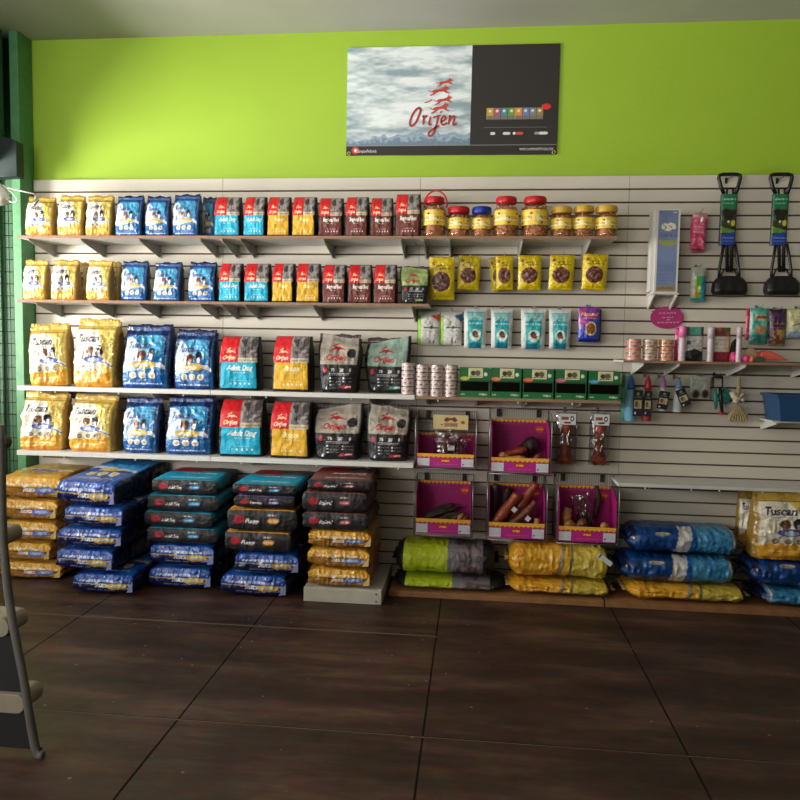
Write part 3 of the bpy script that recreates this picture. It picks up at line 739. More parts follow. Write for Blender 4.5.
def p_yellow(P):
    P.mottle((196, 168, 24), 40, .6, 2, .6); P.rect((190, 160, 20), 0, .93, 1, 1, .6)
    P.text((120, 60, 24), 'Jerky', .45, .80, .075, .4, .2); P.scribble((110, 60, 24), .2, .85, .72, .035, 3, .85, .12)
    P.ell((150, 60, 30), .18, .84, .07, .05)
    P.ell((236, 200, 40), .48, .42, .40, .265); P.ell((86, 46, 36), .48, .42, .36, .235); P.mottle((134, 82, 58), 60, .5, 5, .7, ((P.u-.48)/.36)**2+((P.v-.42)/.235)**2 < 1)
    P.scribble((130, 100, 20), .2, .8, .08, .03, 7, .6, .1)
GY = 'yellow jerky pouches on peg hooks'
hang('hanging_treat_pouch', 'treat pouch', 429, 454.5, 257, 300, -.16, .03, (224, 198, 24), p_yellow, 'yellow jerky pouch overlapping the light green and black bag, biggest oval window', GY, 'yellow pouch beside the light green and black bag', seed=1, side=(190, 160, 20))
for i, (a, b, c, d, r) in enumerate([(458.5, 481, 256, 290, .05), (495.5, 513, 256, 290, -.02), (518, 541.5, 255.5, 290, .0), (549.5, 574.5, 255, 290, .03), (583, 608, 254, 290, .04)]):
    hang('hanging_treat_pouch', 'treat pouch', a, b, c, d, -.11, .028, (226, 200, 24), p_yellow, f'yellow jerky pouch with oval window, {ORD[i]} after the biggest yellow pouch', GY, f'{ORD[i]} yellow pouch after the biggest one', ry=r, seed=i+3, waist=.02, side=(190, 160, 20))
hang('hanging_treat_pouch', 'treat pouch', 488, 506, 257, 291, -.06, .024, (226, 200, 24), p_yellow, 'yellow jerky pouch hanging behind the second small one, its edge slanting out', GY, seed=11, ry=-.13, side=(200, 175, 60))
hang('hanging_treat_pouch', 'treat pouch', 580.5, 600, 257, 289, -.06, .02, (200, 176, 24), p_yellow, 'yellow jerky pouch hanging behind the last one by the shelf end', GY, seed=12, ry=-.06)
def p_whitegreen(cc):
    def f(P):
        P.mottle((196, 194, 188), 25, .55, 2, .6); P.rect((130, 190, 40), 0, 0, .15, .86); P.rect((206, 206, 200), 0, .86, 1, 1, .7)
        P.poly(cc, [(.6, .86), (1, .92), (1, .66)]); P.rect((70, 84, 92), .27, .50, .95, .535); P.ell((60, 96, 100), .6, .52, .07, .05)
        P.scribble((190, 110, 90) if cc[0] > 150 else (110, 140, 180), .3, .9, .41, .035, 3, .8, .1); P.scribble((90, 90, 96), .4, .85, .28, .02, 5, .4, .06)
        P.ell((150, 150, 146), .55, .10, .05, .07); P.ell((120, 120, 120), .72, .09, .04, .05)
    return f
GW = 'white and teal pouches on peg hooks'
hang('hanging_treat_pouch', 'treat pouch', 418, 440, 311, 345, -.05, .03, (214, 212, 206), p_whitegreen((214, 78, 60)), 'white pouch with green edge and red corner', GW, 'white pouch with the red corner', seed=21, mat_='matte')
hang('hanging_treat_pouch', 'treat pouch', 440.5, 462, 311, 345, -.05, .03, (214, 212, 206), p_whitegreen((40, 104, 150)), 'white pouch with green edge and blue corner', GW, 'white pouch with the blue corner', seed=22, mat_='matte')
def p_teal(P):
    body = (P.u > .16) & (P.u < .84)
    P.put(body & (P.v < .9), (150, 196, 196)); P.poly((44, 164, 172), [(.20, 0), (.16, .68), (.3, .71), (.7, .71), (.84, .68), (.80, 0)])
    P.rect((120, 190, 190), .12, .80, .88, .88, .8); P.line((70, 150, 156), [(.1, .89), (.9, .89)], .002)
    P.text((90, 110, 116), 'pup', .5, .77, .09, .3, .2); P.scribble((196, 232, 230), .2, .8, .62, .04, 2, .8, .12); P.mottle((90, 196, 200), 30, .62, 5, .5, body & (P.v < .66))
    P.ell((222, 238, 230), .52, .32, .25, .15); P.ell((90, 58, 44), .5, .35, .12, .085); P.ell((140, 92, 66), .56, .30, .10, .05)
    P.mottle((20, 118, 150), 45, .5, 7, .9, body & (P.v < .14))
for i, (a, b, c, d) in enumerate([(463.5, 487, 308, 348), (490.5, 513, 309, 348), (520.5, 546, 309, 349), (548.5, 571, 309.5, 349)]):
    hang('hanging_treat_pouch', 'treat pouch', a, b, c, d, -.085, .034, (206, 208, 204), p_teal, f'teal and white treat pouch, {ORD[i]} after the white and green pouches', GW, f'{ORD[i]} teal and white pouch', seed=31+i, waist=.10, mat_='matte')
def p_purple(P):
    P.mottle((196, 50, 130), 30, .5, 3, .8); P.poly((34, 90, 190), [(0, 0), (0, .4), (.3, .42), (.6, .62), (1, .7), (1, 0)]); P.mottle((70, 60, 170), 40, .55, 5, .7)
    P.text((240, 180, 90), 'Natural', .52, .80, .10, .8, .2, bold=.035); P.scribble((224, 160, 200), .2, .9, .68, .04, 2, .8, .1)
    P.ell((230, 200, 120), .58, .38, .26, .20); P.ell((140, 84, 44), .58, .38, .21, .16); P.mottle((186, 120, 66), 70, .55, 9, .8, ((P.u-.58)/.21)**2+((P.v-.38)/.16)**2 < 1)
    P.rect((20, 40, 130), 0, 0, 1, .10)
hang('hanging_treat_pouch', 'treat pouch', 578, 599.5, 307, 342, -.09, .035, (150, 50, 150), p_purple, 'purple and blue treat pouch with round kibble window', 'bright pouches on peg hooks', 'purple pouch', seed=41)
hang('hanging_treat_pouch', 'treat pouch', 580, 601, 309, 341, -.045, .02, (36, 60, 90), lambda P: None, 'dark blue pouch mostly hidden behind the purple one', 'bright pouches on peg hooks', seed=42)

# ================================================================== CANS
def can_mesh(R, H, tone, seed):
    def pl(P):
        P.mottle(tuple(int(c*.88) for c in tone[0]), 60, .5, seed, .6)
        for k in range(7):
            cu = (k+.5)/7
            P.poly(tone[1], [(cu-.05, .42), (cu+.01, .62), (cu+.055, .50), (cu+.04, .34)]); P.scribble(tone[2], cu-.06, cu+.05, .24, .10, k, .8, .02)
            P.rect(tone[3], cu-.06, .74, cu+.06, .86, .7)
    V, f, c = label_sleeve(R, .004, H-.004, pl, 72, 12, tone[0])
    m_ = MB(); m_.lathe([(R*.97, 0), (R*1.015, .0015), (R*1.015, .004), (R*.995, .0045), (R*.995, H-.0045), (R*1.015, H-.004), (R*1.015, H-.001), (R*.93, H-.001), (R*.92, H-.003)], 32)
    return np_mesh('can_label', V, f, M['gloss'], c), m_.mesh('can_body', M['chrome'])
_can = {}
def can_stack(x0, x1, y0, y1, n, tone, key, label, group, Y=-.285):
    cx, w, zb, h = span(x0, x1, y0, y1, Y); H = h/n
    if key not in _can: _can[key] = can_mesh(w/2, H-.0005, tone, 3)
    lm, bmesh_ = _can[key]
    z0 = 1.1535 if x0 == 401 else {4: 1.1455, 3: 1.3725}[n]
    H = _can[key][1].vertices[0].co.z*0+H
    place = ['bottom can', 'lower middle can', 'upper middle can', 'top can'] if n == 4 else ['bottom can', 'middle can', 'top can']
    for k in range(n):
        o = link('food_can', bmesh_, None, (cx, Y+w/2, z0+.0003+k*H), (0, 0, random.uniform(-.35, .35)))
        tag(o, f'{place[k]} of {label}', 'can', group); link('paper_label', lm, o)
T1 = ((212, 194, 188), (110, 56, 48), (150, 110, 104), (206, 150, 140))
for i, (a, b) in enumerate([(401, 414), (415.5, 428.5), (430, 443), (444.3, 457.5)]):
    can_stack(a, b, 364.5, 396.5, 4, T1, 'w', ('the white can stack nearest the mint topped bag', 'the second white can stack after the mint topped bag', 'the third white can stack after the mint topped bag', 'the white can stack touching the green boxes')[i], 'white pet food cans in stacks of four')
for i, (a, b, t) in enumerate([(627.5, 642.5, ((214, 150, 130), (150, 84, 50), (236, 170, 180), (222, 120, 140))), (644.2, 658.8, ((200, 168, 130), (120, 84, 60), (170, 176, 200), (150, 170, 210))), (660.4, 675.2, ((206, 150, 100), (130, 66, 40), (226, 150, 90), (214, 110, 70)))]):
    can_stack(a, b, 340, 361.5, 3, t, 's%d' % i, ('the pinkish can stack at the bare shelf end', 'the bluish middle can stack under the pink sign', 'the orange can stack beside the toys')[i], 'small pet food cans in stacks of three', -.25)

# ================================================================== GREEN TREAT CARTONS
def painted_panel(name, W, H, T, base, fn, m_='paper', nx=60, nz=60, side=None):
    """upright printed card or box, front face towards the room, origin at its bottom centre front"""
    q, f = cube_grid(nx, 2, nz); x, y, z = q.T
    P = Paint((x+1)/2, (z+1)/2, W, H, side or base); fr = y < -.99; P.put(fr, base); P.on(fr)
    if fn: fn(P)
    return np_mesh(name, np.stack([x*W/2, (y+1)*T/2, (z+1)*H/2], 1), f, M[m_], P.col, smooth=False)
M['dark_treats'] = mat('dark_wrapped_treats', (42, 30, 26), .45, 0, .4, 40, .4, 60)
def carton(x0, x1, y0, y1, oval, label):
    Y = -.27; cx, w, zb, h = span(x0+.4, x1-.4, y0, y1, Y); zb = 1.1453; h = at((x0+x1)/2, y0, Y)[2]-zb; D = .16
    t = empty('treat_carton', (cx, Y, zb), label, 'treat carton', 'green treat cartons in a row')
    g, gd = (16, 100, 44), (10, 62, 30)
    def top(P):
        P.rect((10, 66, 34), 0, 0, 1, .12); P.rect((226, 216, 172), .30, .30, .76, .98); P.rect((60, 80, 40), .33, .36, .73, .92, .25)
        P.ell((50, 50, 34), .45, .62, .08, .18); P.ell((96, 90, 50), .60, .64, .09, .2); P.scribble((50, 60, 30), .34, .72, .40, .09, 2, .9, .09)
        P.ell(oval, .17, .22, .16, .15); P.ell((214, 224, 206), .86, .55, .06, .14); P.scribble((230, 230, 214), .1, .3, .22, .05, 3, .6, .04)
    def bot(P):
        P.scribble((220, 226, 206), .05, .18, .5, .18, 2, .8, .05); P.scribble((196, 214, 190), .66, .92, .5, .35, 4, .9, .07)
    me = painted_panel('carton_header', w, h*.46, .004, g, top, side=gd, nx=70, nz=36)
    o = link('header_panel', me, t, (0, 0, h*.54))
    me = painted_panel('carton_lip', w, h*.22, .004, g, bot, side=gd, nx=70, nz=16); link('lower_panel', me, t, (0, 0, 0))
    m_ = MB()
    m_.box(-w/2, -w/2+.004, .0045, D, 0, h); m_.box(w/2-.004, w/2, .0045, D, 0, h); m_.box(-w/2+.004, w/2-.004, D-.004, D, 0, h)
    m_.box(-w/2+.004, w/2-.004, .0045, D-.004, 0, .004); m_.box(-w/2+.004, w/2-.004, .0045, D-.004, h-.004, h)
    m_.box(-w/2, -w/2+.006, 0, .0044, h*.22, h*.54); m_.box(w/2-.006, w/2, 0, .0044, h*.22, h*.54)
    m_.build('carton_body', M['carton_green'], t)
    m_ = MB(); rr = random.Random(int(x0))
    for k in range(16):
        a = rr.uniform(-.28, .28)*w; b = rr.uniform(.02, .07); m_.tube([(a-.025, b, h*.2+rr.uniform(0, .04)), (a, b-.004, h*.23+rr.uniform(0, .05)), (a+.025, b+.004, h*.2+rr.uniform(0, .045))], .009, 7)
    m_.box(-w*.44, w*.44, .03, .10, .005, h*.34)
    o = m_.build('wrapped_treats', M['dark_treats'], t); o['kind'] = 'stuff'
    m_ = MB(); m_.box(-w/2+.006, w/2-.006, .002, .003, h*.22, h*.54); m_.build('window_film', M['smoke_film'], t)
M['carton_green'] = mat('green_carton_board', (14, 74, 36), .5, 0, .1, 10)
ov = [(170, 190, 60), (214, 120, 60), (226, 96, 50), (200, 90, 120), (60, 150, 190)]
on_ = ['lime', 'orange', 'red orange', 'pink', 'light blue']
for i, (a, b, c, d) in enumerate([(459, 490, 368, 400), (490.5, 521.5, 368.5, 401), (522.5, 554, 369.5, 402), (555, 587, 370, 403), (588, 620.5, 371.5, 404)]):
    carton(a, b, c, d, ov[i], f'green window carton of treats with {on_[i]} oval, {ORD[i]} after the white cans')

# ================================================================== WIRE BINS WITH MAGENTA DISPLAY BOXES
def p_boxback(P):
    P.mottle((150, 16, 96), 14, .55, 3, .4); P.rect((214, 140, 40), 0, .965, 1, 1)
    n = 13
    for k in range(n): P.ell((236, 170, 50), (k+.5)/n, .965, .028, .028)
    P.scribble((196, 90, 40), .04, .6, .90, .02, 3, .7, .06)
    P.ell((206, 60, 40), .88, .80, .08, .075); P.scribble((240, 190, 60), .82, .94, .80, .03, 4, .9, .05)
    for i in range(7):
        rr = random.Random(i); u, v = rr.uniform(.1, .8), rr.uniform(.3, .85); P.line((196, 70, 150), [(u, v), (u+.05, v+.03), (u+.08, v)], .0022, .7)
def p_boxfront(P):
    P.mottle((176, 30, 130), 14, .55, 3, .4); P.rect((236, 176, 50), 0, .80, 1, 1)
    n = 12
    for k in range(n): P.ell((236, 176, 50), (k+.5)/n, .80, .034, .09)
    for k in range(n+1): P.ell((176, 40, 60), k/n, .72, .03, .07)
    P.ell((190, 40, 40), .5, .50, .10, .17); P.text((246, 200, 70), 'treat', .5, .50, .17, .13, .2, bold=.035)
    P.scribble((220, 120, 190), .30, .72, .20, .05, 5, .6, .06)
def wire_bin(x0, x1, ytop, yback, ylip, ybot, what, backh=None):
    Yf, Yb = -.25, -.035
    cx, w, zb, h = span(x0, x1, ylip, ybot, Yf); ztop = at((x0+x1)/2, ytop, Yb)[2]; zback = at((x0+x1)/2, yback, Yb)[2]
    t = empty('wire_bin', (cx, Yb, zb), 'grey wire bin holding the '+what, 'wire bin', 'wire bins on the slat wall')
    bx_ = empty('display_box', (cx, Yf, zb), 'magenta display box with yellow scalloped rim, the '+what, 'display box', 'magenta display boxes in wire bins')
    D = Yb-Yf-.012; H = zback-zb
    # box
    link('back_panel', painted_panel('box_back', w-.004, H, .003, (160, 18, 104), p_boxback, nx=72, nz=72), bx_, (0, D-.003, 0))
    lip = link('front_lip', painted_panel('box_front', w, h, .003, (186, 28, 136), p_boxfront, nx=100, nz=30), bx_, (0, 0, 0))
    for s_ in (0, 1):
        def pst(P):
            P.scribble((150, 186, 190) if s_ == 0 else (170, 176, 196), .1, .9, .66, .12, 2, .5, .2); P.scribble((150, 150, 170), .1, .9, .38, .12, 3, .5, .2)
            if s_: P.ell((90, 90, 150), .16, .3, .09, .12)
        link('price_sticker', painted_panel('price_sticker', w*.21, h*.58, .001, (206, 208, 214), pst, nx=20, nz=14), lip, ((-1, 1)[s_]*w*.385, -.0012, h*.06))
    m_ = MB()
    for s in (-1, 1):
        xa = s*(w/2-.003)
        m_.prism_yz([(.0035, .001), (D-.004, .001), (D-.004, H*.99), (D*.55, H*.97), (D*.25, H*.90), (.0035, H*.80)], min(xa, s*w/2), max(xa, s*w/2))
    m_.box(-w/2+.0035, w/2-.0035, .0035, D-.004, 0, .003)
    m_.build('side_panel', M['magenta'], bx_)
    # basket
    e = .010; x_ = w/2+e; yf = Yf-Yb-e; zt = ztop-zb
    m_ = MB()
    for s in (-1, 1):
        m_.tube([(s*x_, yf, -e), (s*x_, yf, zt*.80), (s*x_, yf+.03, zt*.93), (s*x_, -.01, zt)], .003, 6)
        m_.tube([(s*x_, yf, -e), (s*x_, .012, -e)], .003, 6); m_.tube([(s*x_, .012, -e), (s*x_, .012, zt)], .003, 6)
        for k in range(1, 6): m_.tube([(s*x_, yf+.002+(.012-yf)*k/6, -e), (s*x_, yf+(.012-yf)*k/6, zt*(.80+.2*k/6))], .0012, 5)
    m_.tube([(-x_, yf, -e), (x_, yf, -e)], .003, 6); m_.tube([(-x_, .012, -e), (x_, .012, -e)], .003, 6)
    m_.build('basket_frame', M['grey_metal'], t)
    m_ = MB(); n = 26
    for k in range(n+1): m_.tube([(-x_+2*x_*k/n, .012, -e), (-x_+2*x_*k/n, .012, zt)], .0011, 5)
    for k in range(5): m_.tube([(-x_, .013, zt*(.25*k)), (x_, .013, zt*(.25*k))], .0018, 5)
    m_.build('back_grid', M['grey_metal'], t)
    for s in (-1, 1):
        m_ = MB(); m_.box(s*w*.36-.012, s*w*.36+.012, .020, .033, zt-.05, zt+.002); m_.build('hook_bracket', M['dark_metal'], t)
    return cx, Yf, zb, w, D, H
BINS = [('box under the white cans, upper bin', (417, 474, 411, 433, 454, 467)), ('box with hooves and bones, upper bin', (491, 549, 409, 419, 458, 472.5)),
        ('box with thin dark sticks, lower bin', (415.5, 470.5, 474, 480, 519, 534)), ('box crowded with long rolled chews, lower bin', (488.5, 544.5, 474, 483, 523, 538.5)),
        ('box with wrapped odd chews, lower bin', (558.5, 616, 474, 485, 527, 542))]
BI = [wire_bin(*b[1], b[0]) for b in BINS]
def chew(name, cat, bi, pts, r, m_, label, group, cap=None):
    cx, Yf, zb, w, D, H = BI[bi]
    P = smooth_pts([np.array((cx+p[0]*w, Yf+.012+p[1]*(D-.03), zb+.006+p[2]*H)) for p in pts], 4)
    n = len(P); rs = [r*(.8+.35*math.sin(PI*i/(n-1))+.14*math.sin(i*.9+pts[0][0]*20)) for i in range(n)]
    mb = MB(); mb.tube(P, rs, 9)
    return tag(mb.build(name, M[m_]), label, cat, group)
GB = 'loose chews in the magenta boxes'
# upper bin 2: hooves and bones
chew('meaty_bone', 'chew', 1, [(-.32, .2, .24), (-.18, .25, .33), (.0, .3, .38), (.12, .35, .42)], .018, 'chew_red', 'red brown meaty bone slanting across the hoof box', GB)
chew('chew_bone', 'chew', 1, [(-.36, .15, .28), (-.28, .14, .30), (-.2, .12, .26)], .016, 'chew_tan', 'pale knuckle bone at the end of the hoof box', GB)
chew('chew_bone', 'chew', 1, [(-.2, .08, .235), (-.05, .06, .25), (.1, .08, .24)], .015, 'chew_tan', 'tan flat chew lying behind the hoof box rim', GB)
chew('cow_hoof', 'chew', 1, [(.05, .72, .27), (.14, .7, .42), (.24, .64, .48), (.33, .64, .44)], .043, 'chew_dark', 'big dark hoof in the upper magenta box', GB)
chew('chew_bone', 'chew', 1, [(.24, .1, .23), (.32, .12, .29), (.38, .2, .33)], .014, 'chew', 'brown chew leaning at the hoof box corner', GB)
# lower bin 1: dark sticks
for k in range(14):
    rr = random.Random(k+50); a = rr.uniform(-.40, -.06); z = .20+.022*k*.75; y = .10+.055*k
    chew('chew_stick', 'chew', 2, [(a, y, z*.85), (a+.2, y+.02, z+.03), (a+.42, y+.03, z+.06+.025*(k % 3))], .0085, 'chew_dark', 'thin dark chew stick in the jumbled lower box by the seam', GB)
for k, (a, b) in enumerate([(.22, .25), (.32, .28), (.40, .245)]):
    chew('chew_stick', 'chew', 2, [(a-.06, .1, b-.02), (a, .12, b+.06), (a+.04, .2, b+.10)], .011, 'chew' if k != 1 else 'chew_tan', ['brown curled chew in front of the dark sticks', 'tan curled chew between two brown ones beside dark sticks', 'brown curled chew at the corner of the dark stick box'][k], GB)
# lower bin 2: long rolled chews
for k, (p, mm, r, lb) in enumerate([
        ([(-.39, .55, .15), (-.39, .62, .55), (-.38, .70, .88), (-.35, .74, 1.0)], 'chew_dark', .022, 'dark rolled chew standing at the end of the crowded box'),
        ([(-.24, .84, .25), (-.2, .84, .6), (-.14, .84, .92)], 'chew_dark', .022, 'dark rolled chew upright behind the long ones'),
        ([(-.40, .14, .25), (-.22, .22, .48), (-.04, .30, .74), (.02, .34, .84)], 'chew_red', .029, 'thick red brown rolled chew slanting in the crowded box, longest in front'),
        ([(-.12, .52, .28), (.08, .56, .58), (.27, .60, .90), (.36, .62, 1.06)], 'chew_red', .026, 'red brown rolled chew slanting up out of the crowded box'),
        ([(-.22, .20, .14), (.05, .20, .36), (.22, .22, .54), (.34, .24, .72)], 'chew', .021, 'brown rolled chew with white price tag at the front of the crowded box'),
        ([(.28, .10, .08), (.36, .10, .24), (.37, .12, .38)], 'chew_tan', .018, 'short tan chew at the crowded box corner')]):
    o = chew('rolled_chew', 'chew', 3, p, r, mm, lb, GB)
    if k in (2, 4):
        i_ = len(o.data.vertices)//2; v = o.data.vertices[i_].co
        m2 = MB(); a = .019; m2.add([(v.x-a, v.y-.032, v.z-.003), (v.x+.002, v.y-.032, v.z-a), (v.x+a, v.y-.032, v.z+.003), (v.x-.002, v.y-.032, v.z+a)], [(0, 1, 2, 3)]); m2.add([(v.x-a, v.y-.031, v.z-.003), (v.x+.002, v.y-.031, v.z-a), (v.x+a, v.y-.031, v.z+.003), (v.x-.002, v.y-.031, v.z+a)], [(3, 2, 1, 0)])
        m2.build('price_tag', M['white_card'], o)
# lower bin 3: wrapped odd chews
for k, (p, mm, r, lb) in enumerate([
        ([(-.34, .35, .28), (-.34, .4, .45), (-.30, .42, .58)], 'chew_tan', .026, 'tan ear chew standing in the wrapped chew box'),
        ([(-.38, .17, .24), (-.3, .17, .29), (-.2, .17, .25)], 'chew_tan', .022, 'tan knotted chew at the wrapped chew box corner'),
        ([(-.16, .17, .24), (-.08, .17, .33), (-.02, .17, .26)], 'chew', .022, 'brown knotted chew in front of the cellophane bundle'),
        ([(.27, .12, .22), (.32, .12, .30), (.37, .14, .25)], 'chew_tan', .017, 'tan knotted chew beyond the cellophane bundle'),
        ([(.20, .90, .3), (.26, .90, .7), (.22, .90, 1.0)], 'chew_dark', .016, 'slim dark stick standing behind the cellophane bundle')]):
    chew('chew_bone', 'chew', 4, p, r, mm, lb, GB)
WRAP = {}
def cello_bag(loc, W, H, T, label, cat, group, inner, ry=0.0, header=None, name='cellophane_bag'):
    t = empty(name, loc, label, cat, group); t.rotation_euler = (0, ry, 0)
    q, f = cube_grid(22, 4, 30); x, y, z = q.T
    tt = (1-np.abs(x)**4)*(1-np.abs(z)**4)*np.clip(1.1-.5*z, .1, 2)
    n = vn(np.stack([x*3, z*4, y*2], 1), loc[0]*31)-.5; n2 = vn(np.stack([x*8, z*9, y*3], 1), loc[0]*17)-.5
    V = np.stack([x*W/2*(1+.10*n), y*(T/2*tt+.002)+n*.012+n2*.008, (z+1)*H/2], 1)
    wrap_ = link('wrap', np_mesh('wrap', V, f, M['cello']), t); WRAP[t.name] = wrap_
    for nm, mb, mm in inner: mb.build(nm, M[mm], t)
    if header: link('header_card', header, t, (0, -.004, H-.004))
    return t
cx, Yf, zb, w, D, H = BI[4]
m_ = MB(); m_.tube([(-.02, 0, .02), (-.01, -.006, .07), (.01, 0, .13)], [.016, .02, .012], 8); m_.tube([(.025, .004, .02), (.02, 0, .09)], .014, 8)
cello_bag((cx+.08*w, Yf+.105, zb+.02), .105, .245, .042, 'crinkled cellophane bundle of dark chews standing in the lower end box', 'chew bundle', GB, [('chews', m_, 'chew_dark')], ry=-.25)
cx, Yf, zb, w, D, H = BI[0]
def p_header(P):
    P.mottle((206, 186, 124), 30, .55, 2, .5); P.poly((120, 56, 44), [(.3, .62), (.36, .85), (.5, .78), (.62, .88), (.7, .62), (.62, .5), (.5, .66), (.38, .5)])
    P.rect((150, 60, 48), .32, .18, .70, .46, .6); P.text((110, 40, 40), 'CHEWS', .51, .30, .2, .34); P.ell((180, 70, 60), .85, .5, .06, .12); P.ell((180, 70, 60), .25, .32, .03, .06)
hd = painted_panel('bag_header', .205, .085, .004, (216, 198, 140), p_header, nx=80, nz=34)
m_ = MB()
for k in range(7): m_.tube([(-.06+.02*k, .0, .03), (-.055+.02*k, -.004, .08), (-.05+.019*k, 0, .12+.012*(k % 3))], .008, 7)
m2 = MB(); m2.box(-.014, .026, -.030, -.029, .075, .105)
c0 = at(450, 455, Yf+.10)
cello_bag((c0[0], Yf+.10, zb+.012), .19, .20, .05, 'cellophane bag of chews with cream header card in the upper box', 'chew bag', GB, [('chews', m_, 'chew'), ('price_sticker', m2, 'white_card')], header=hd)

# two rawhide bones in clear wrap on hooks
def bone_pack(x0, x1, y0, y1, label, what, dark):
    Y = -.10; cx, w, zb, h = span(x0, x1, y0, y1, Y)
    m_ = MB(); B = [(0, .012), (.0, h*.10), (0, h*.35), (0, h*.55), (0, h*.70), (0, h*.80)]
    m_.tube([(0, 0, z) for _, z in B], [.024, .040, .027, .026, .038, .026], 14)
    for s in (-1, 1): m_.tube([(s*.012, 0, .01), (s*.03, -.002, .022), (s*.026, 0, .05)], .019, 10); m_.tube([(s*.008, 0, h*.79), (s*.028, -.002, h*.77), (s*.022, 0, h*.70)], .017, 10)
    def hp(P):
        P.rect((222, 220, 214), 0, 0, 1, 1); P.rect((150, 80, 60), .12, .42, .55, .72); P.ell((60, 56, 60), .78, .56, .13, .26); P.ell((230, 226, 220), .78, .56, .06, .12); P.rect((70, 50, 110), .3, .1, .7, .26)
    t = cello_bag((cx, Y, zb), w*1.05, h*.98, .055, label, 'rawhide bone', 'wrapped bones on peg hooks', [('bone', m_, 'chew_red')], name='hanging_rawhide_bone')
    link('header_label', painted_panel('bone_label', w*.8, h*.2, .003, (222, 220, 214), hp, nx=40, nz=24), WRAP[t.name], (0, -.05, h*.76))
    hook(cx, zb+h*.985+.006, Y-.01, what)
bone_pack(556, 576, 411, 464, 'wrapped red brown rawhide bone hanging beside the hoof box', 'bone beside the hoof box', True)
bone_pack(590, 609, 411.5, 465, 'wrapped red brown rawhide bone hanging further from the hoof box', 'bone further from the hoof box', False)

# ================================================================== RIGHT HAND WALL DISPLAY
# tall box on its little bracket shelf
sx, sw, _, _ = span(652, 679, 290, 294, -.14)
zs = at(665, 293, -.14)[2]
t = empty('bracket_shelf', (sx, -.09, zs), 'small white bracket shelf under the tall blue box', 'shelf')
m_ = MB(); m_.box(-sw/2, sw/2, -.055, .087, -.008, 0); m_.build('board', M['bracket_white'], t)
for s in (-1, 1):
    m_ = MB(); m_.prism_yz([(.086, -.0085), (.086, -.085), (.075, -.085), (-.05, -.02), (-.05, -.0085)], s*sw*.42-.004, s*sw*.42+.004); m_.build('bracket', M['bracket_white'], t)
bx0, bw, bz, bh = span(655.5, 679, 209, 293, -.145); bz = zs+.0005
t = empty('tall_display_box', (bx0, -.145, bz), 'tall narrow white box with blue printed front on a small bracket shelf', 'box')
m_ = MB(); m_.box(-bw/2, bw/2, .003, .10, 0, bh); m_.build('box_body', M['white_paint'], t, bevel=.002)
def p_tall(P):
    P.rect((214, 212, 206), 0, 0, 1, 1); P.rect((112, 128, 164), .07, .02, .93, .985)
    P.mottle((124, 140, 176), 22, .55, 3, .5, (P.u > .07) & (P.u < .93) & (P.v < .985) & (P.v > .02))
    P.rect((150, 128, 96), .07, .02, .93, .09); P.scribble((96, 76, 56), .15, .8, .055, .03, 2, .7, .1)
    for a, b, c, d in ((.36, .80, .14, .03), (.30, .785, .09, .03), (.62, .80, .2, .035), (.5, .765, .16, .03), (.74, .785, .1, .03)): P.ell((232, 228, 206), a, b, c, d)
    P.line((70, 70, 60), [(.3, .81), (.42, .78), (.36, .76)], .004); P.line((70, 70, 60), [(.55, .80), (.66, .78)], .004)
    P.text((74, 92, 70), 'TOOTH', .31, .685, .03, .34, 0); P.text((74, 92, 70), 'BRUSH', .72, .685, .03, .3, 0)
    P.rect((166, 172, 30), .14, .59, .88, .625); P.rect((120, 130, 20), .18, .598, .84, .615, .5); P.rect((150, 156, 30), .22, .565, .8, .58)
    for k in range(9): P.scribble((84, 100, 140), .14, .86, .36-.024*k-(.02 if k > 4 else 0), .008, k, .8, .12)
    P.rect((150, 60, 70), .12, .95, .26, .965, .5); P.rect((230, 230, 230), .7, .95, .86, .965, .6)
link('printed_front', painted_panel('tall_front', bw, bh, .003, (112, 128, 164), p_tall, nx=44, nz=150, side=(214, 212, 206)), t, (0, 0, 0))
m_ = MB(); m_.box(-bw/2-.018, -bw/2-.0005, .02, .10, .01, bh*.99); m_.build('side_flap', M['white_paint'], t)
def p_pink(P):
    P.mottle((222, 110, 140), 40, .5, 3, .8); P.rect((190, 150, 150), 0, .84, 1, 1, .7); P.ell((240, 226, 226), .62, .82, .10, .06)
    P.scribble((240, 190, 205), .1, .9, .6, .05, 2, .6, .15); P.scribble((240, 190, 205), .1, .9, .45, .05, 4, .6, .15); P.scribble((150, 50, 90), .2, .8, .2, .04, 5, .6, .1)
GR_ = 'packets hanging on the right hand wall'
hang('hanging_packet', 'packet', 692, 707, 213, 249, -.09, .03, (206, 70, 110), p_pink, 'pink crinkled packet hanging beside the tall blue box', GR_, 'pink packet', seed=51, ry=.04, amp=.006)
hang('hanging_packet', 'packet', 690, 702, 217, 252, -.04, .02, (196, 80, 110), p_pink, 'pink packet hanging behind the front pink one', GR_, seed=52, ry=-.03, amp=.006)
def p_tealpk(P):
    P.rect((190, 186, 166), 0, .74, 1, 1, .8); P.rect((206, 204, 176), .0, 0, .32, .74); P.scribble((120, 170, 100), .05, .3, .5, .3, 3, .5, .05)
    P.rect((96, 196, 60), .34, .05, .66, .72); P.rect((40, 150, 190), .66, .05, 1, .72); P.ell((230, 150, 50), .46, .2, .12, .10); P.ell((220, 220, 120), .5, .35, .12, .10)
    P.rect((60, 170, 170), 0, 0, 1, .08); P.scribble((30, 110, 120), .05, .95, .04, .04, 2, .6, .1)
hang('hanging_packet', 'packet', 690.5, 705.5, 267, 301, -.06, .03, (120, 180, 160), p_tealpk, 'green and blue striped packet hanging below the pink packets', GR_, 'green and blue striped packet', seed=53, side=(60, 140, 160))

